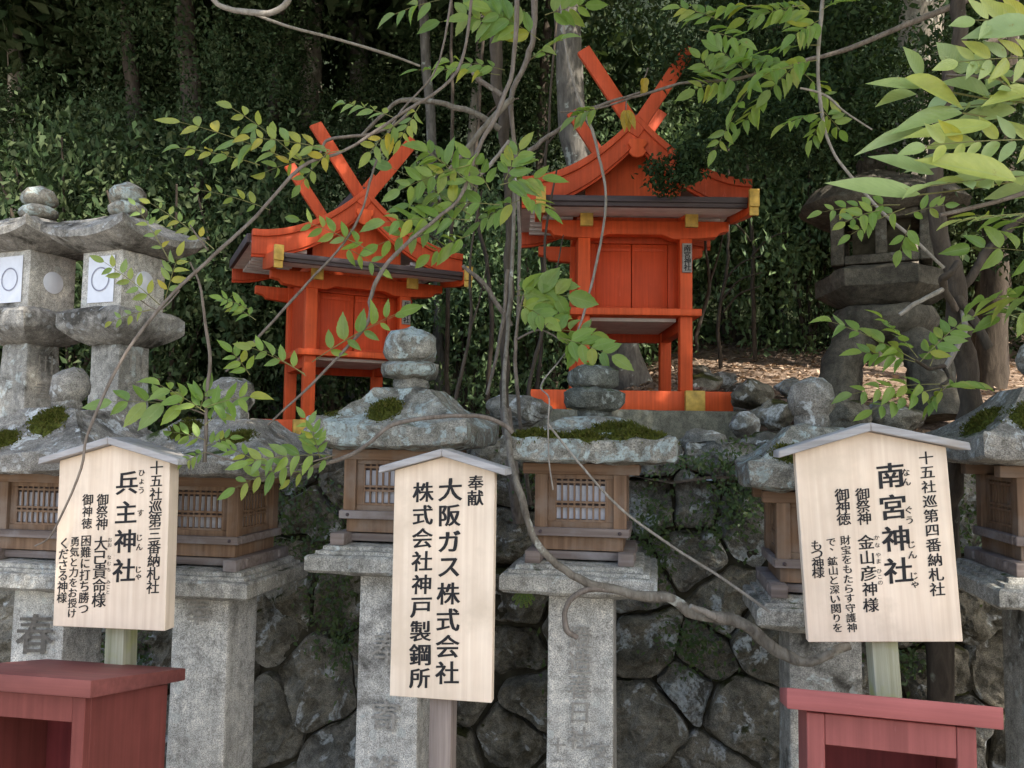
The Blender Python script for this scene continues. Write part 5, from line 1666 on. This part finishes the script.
# ------------------------------------------------------------------ unseen tree added to shade the shrine from in front (beside the path)
SUN_EL, SUN_AZ = R(50), R(54)      # azimuth measured from -y (towards the viewer) to +x
SUNV = Vector((math.sin(SUN_AZ) * math.cos(SUN_EL), -math.cos(SUN_AZ) * math.cos(SUN_EL), math.sin(SUN_EL)))
org = Vector((4.6, -2.2, 0))
root = empty('unseen_shade_tree', org, 'unseen broadleaf tree added beside the path to the right to shade the shrine', 'tree')
b = MB(); b.tube([org, org + Vector((.05, 0, 2)), org + Vector((-.1, .1, 4.2)), org + Vector((-.3, .4, 6.5))], [.2, .16, .13, .07], 14, .1)
b.build('trunk', MAT['bark_grey'], root, org, smooth=60)
L = Leaves()
c = Vector((-.3, 2.7, 1.5)) + SUNV * 6.2
for k in range(84):
    o_ = Vector((random.gauss(0, 1.9), random.gauss(0, 1.6), random.gauss(0, .9)))
    L.cloud(c + o_, (.7, .7, .4), 330, .16, clumps=12, tight=.35, shell=.2)
c = Vector((-1.6, 4.9, 2.4)) + SUNV * 6.0  # more leaves added towards the sun to soften it on the left shrine
for k in range(26):
    o_ = Vector((random.gauss(0, 1.3), random.gauss(0, 1.0), random.gauss(0, .7)))
    L.cloud(c + o_, (.7, .7, .4), 330, .16, clumps=12, tight=.35, shell=.2)
L.build('crown', MAT['leaf_mid'], root, org)

for k, (tx, ty, hh, lab) in enumerate([(4.0, 1.2, 1.9, 'unseen bushy evergreen added beside the path past the right edge to block sky light'), (4.3, 3.4, 2.2, 'unseen bushy evergreen added on the bank beyond the rightmost lantern to block sky light'), (4.4, -.9, 1.7, 'unseen low evergreen added on the near right side of the path to block sky light')]):  # unseen bushes added to cut sky light coming from the right
    org = Vector((tx, ty, 0 if ty < 3.3 else gz(tx, ty)))
    root = empty('evergreen_tree', org, lab, 'tree')
    b = MB(); b.tube([org + Vector((0, 0, -.1)), org + Vector((.03, .02, 1)), org + Vector((0, .05, hh))], [.09, .07, .03], 10, .1)
    b.build('trunk', MAT['bark'], root, org, smooth=60)
    L = Leaves(); L.cloud(org + Vector((0, 0, hh * .62 + .3)), (.75, 1.15, hh * .62), 5200, .1, clumps=80, tight=.16, shell=.2)
    L.build('crown', MAT['leaf_forest'], root, org)

# ------------------------------------------------------------------ light
w = bpy.data.worlds.new('World'); sc.world = w; w.use_nodes = True
nt = w.node_tree
bg = nt.nodes['Background']
sky = nt.nodes.new('ShaderNodeTexSky'); sky.sky_type = 'NISHITA'; sky.sun_disc = False
sky.sun_elevation = SUN_EL
sky.sun_rotation = math.atan2(SUNV.x, SUNV.y)
sky.dust_density = 2.5
nt.links.new(sky.outputs[0], bg.inputs[0]); bg.inputs[1].default_value = .15
sd = bpy.data.lights.new('sun', 'SUN'); sd.energy = 3.6; sd.angle = R(.53); sd.color = (1, .94, .85)
so = bpy.data.objects.new('sun', sd); COL.objects.link(so)
so.rotation_euler = SUNV.to_track_quat('Z', 'Y').to_euler()
sc.view_settings.view_transform = 'Standard'; sc.view_settings.look = 'None'
sc.view_settings.exposure = 1.68; sc.view_settings.gamma = 1
sc.cycles.use_denoising = True
try: sc.cycles.denoising_prefilter = 'NONE'
except Exception: pass
sc.cycles.max_bounces = 6; sc.cycles.diffuse_bounces = 3; sc.cycles.transmission_bounces = 3; sc.cycles.transparent_max_bounces = 4
sc.cycles.sample_clamp_indirect = 6
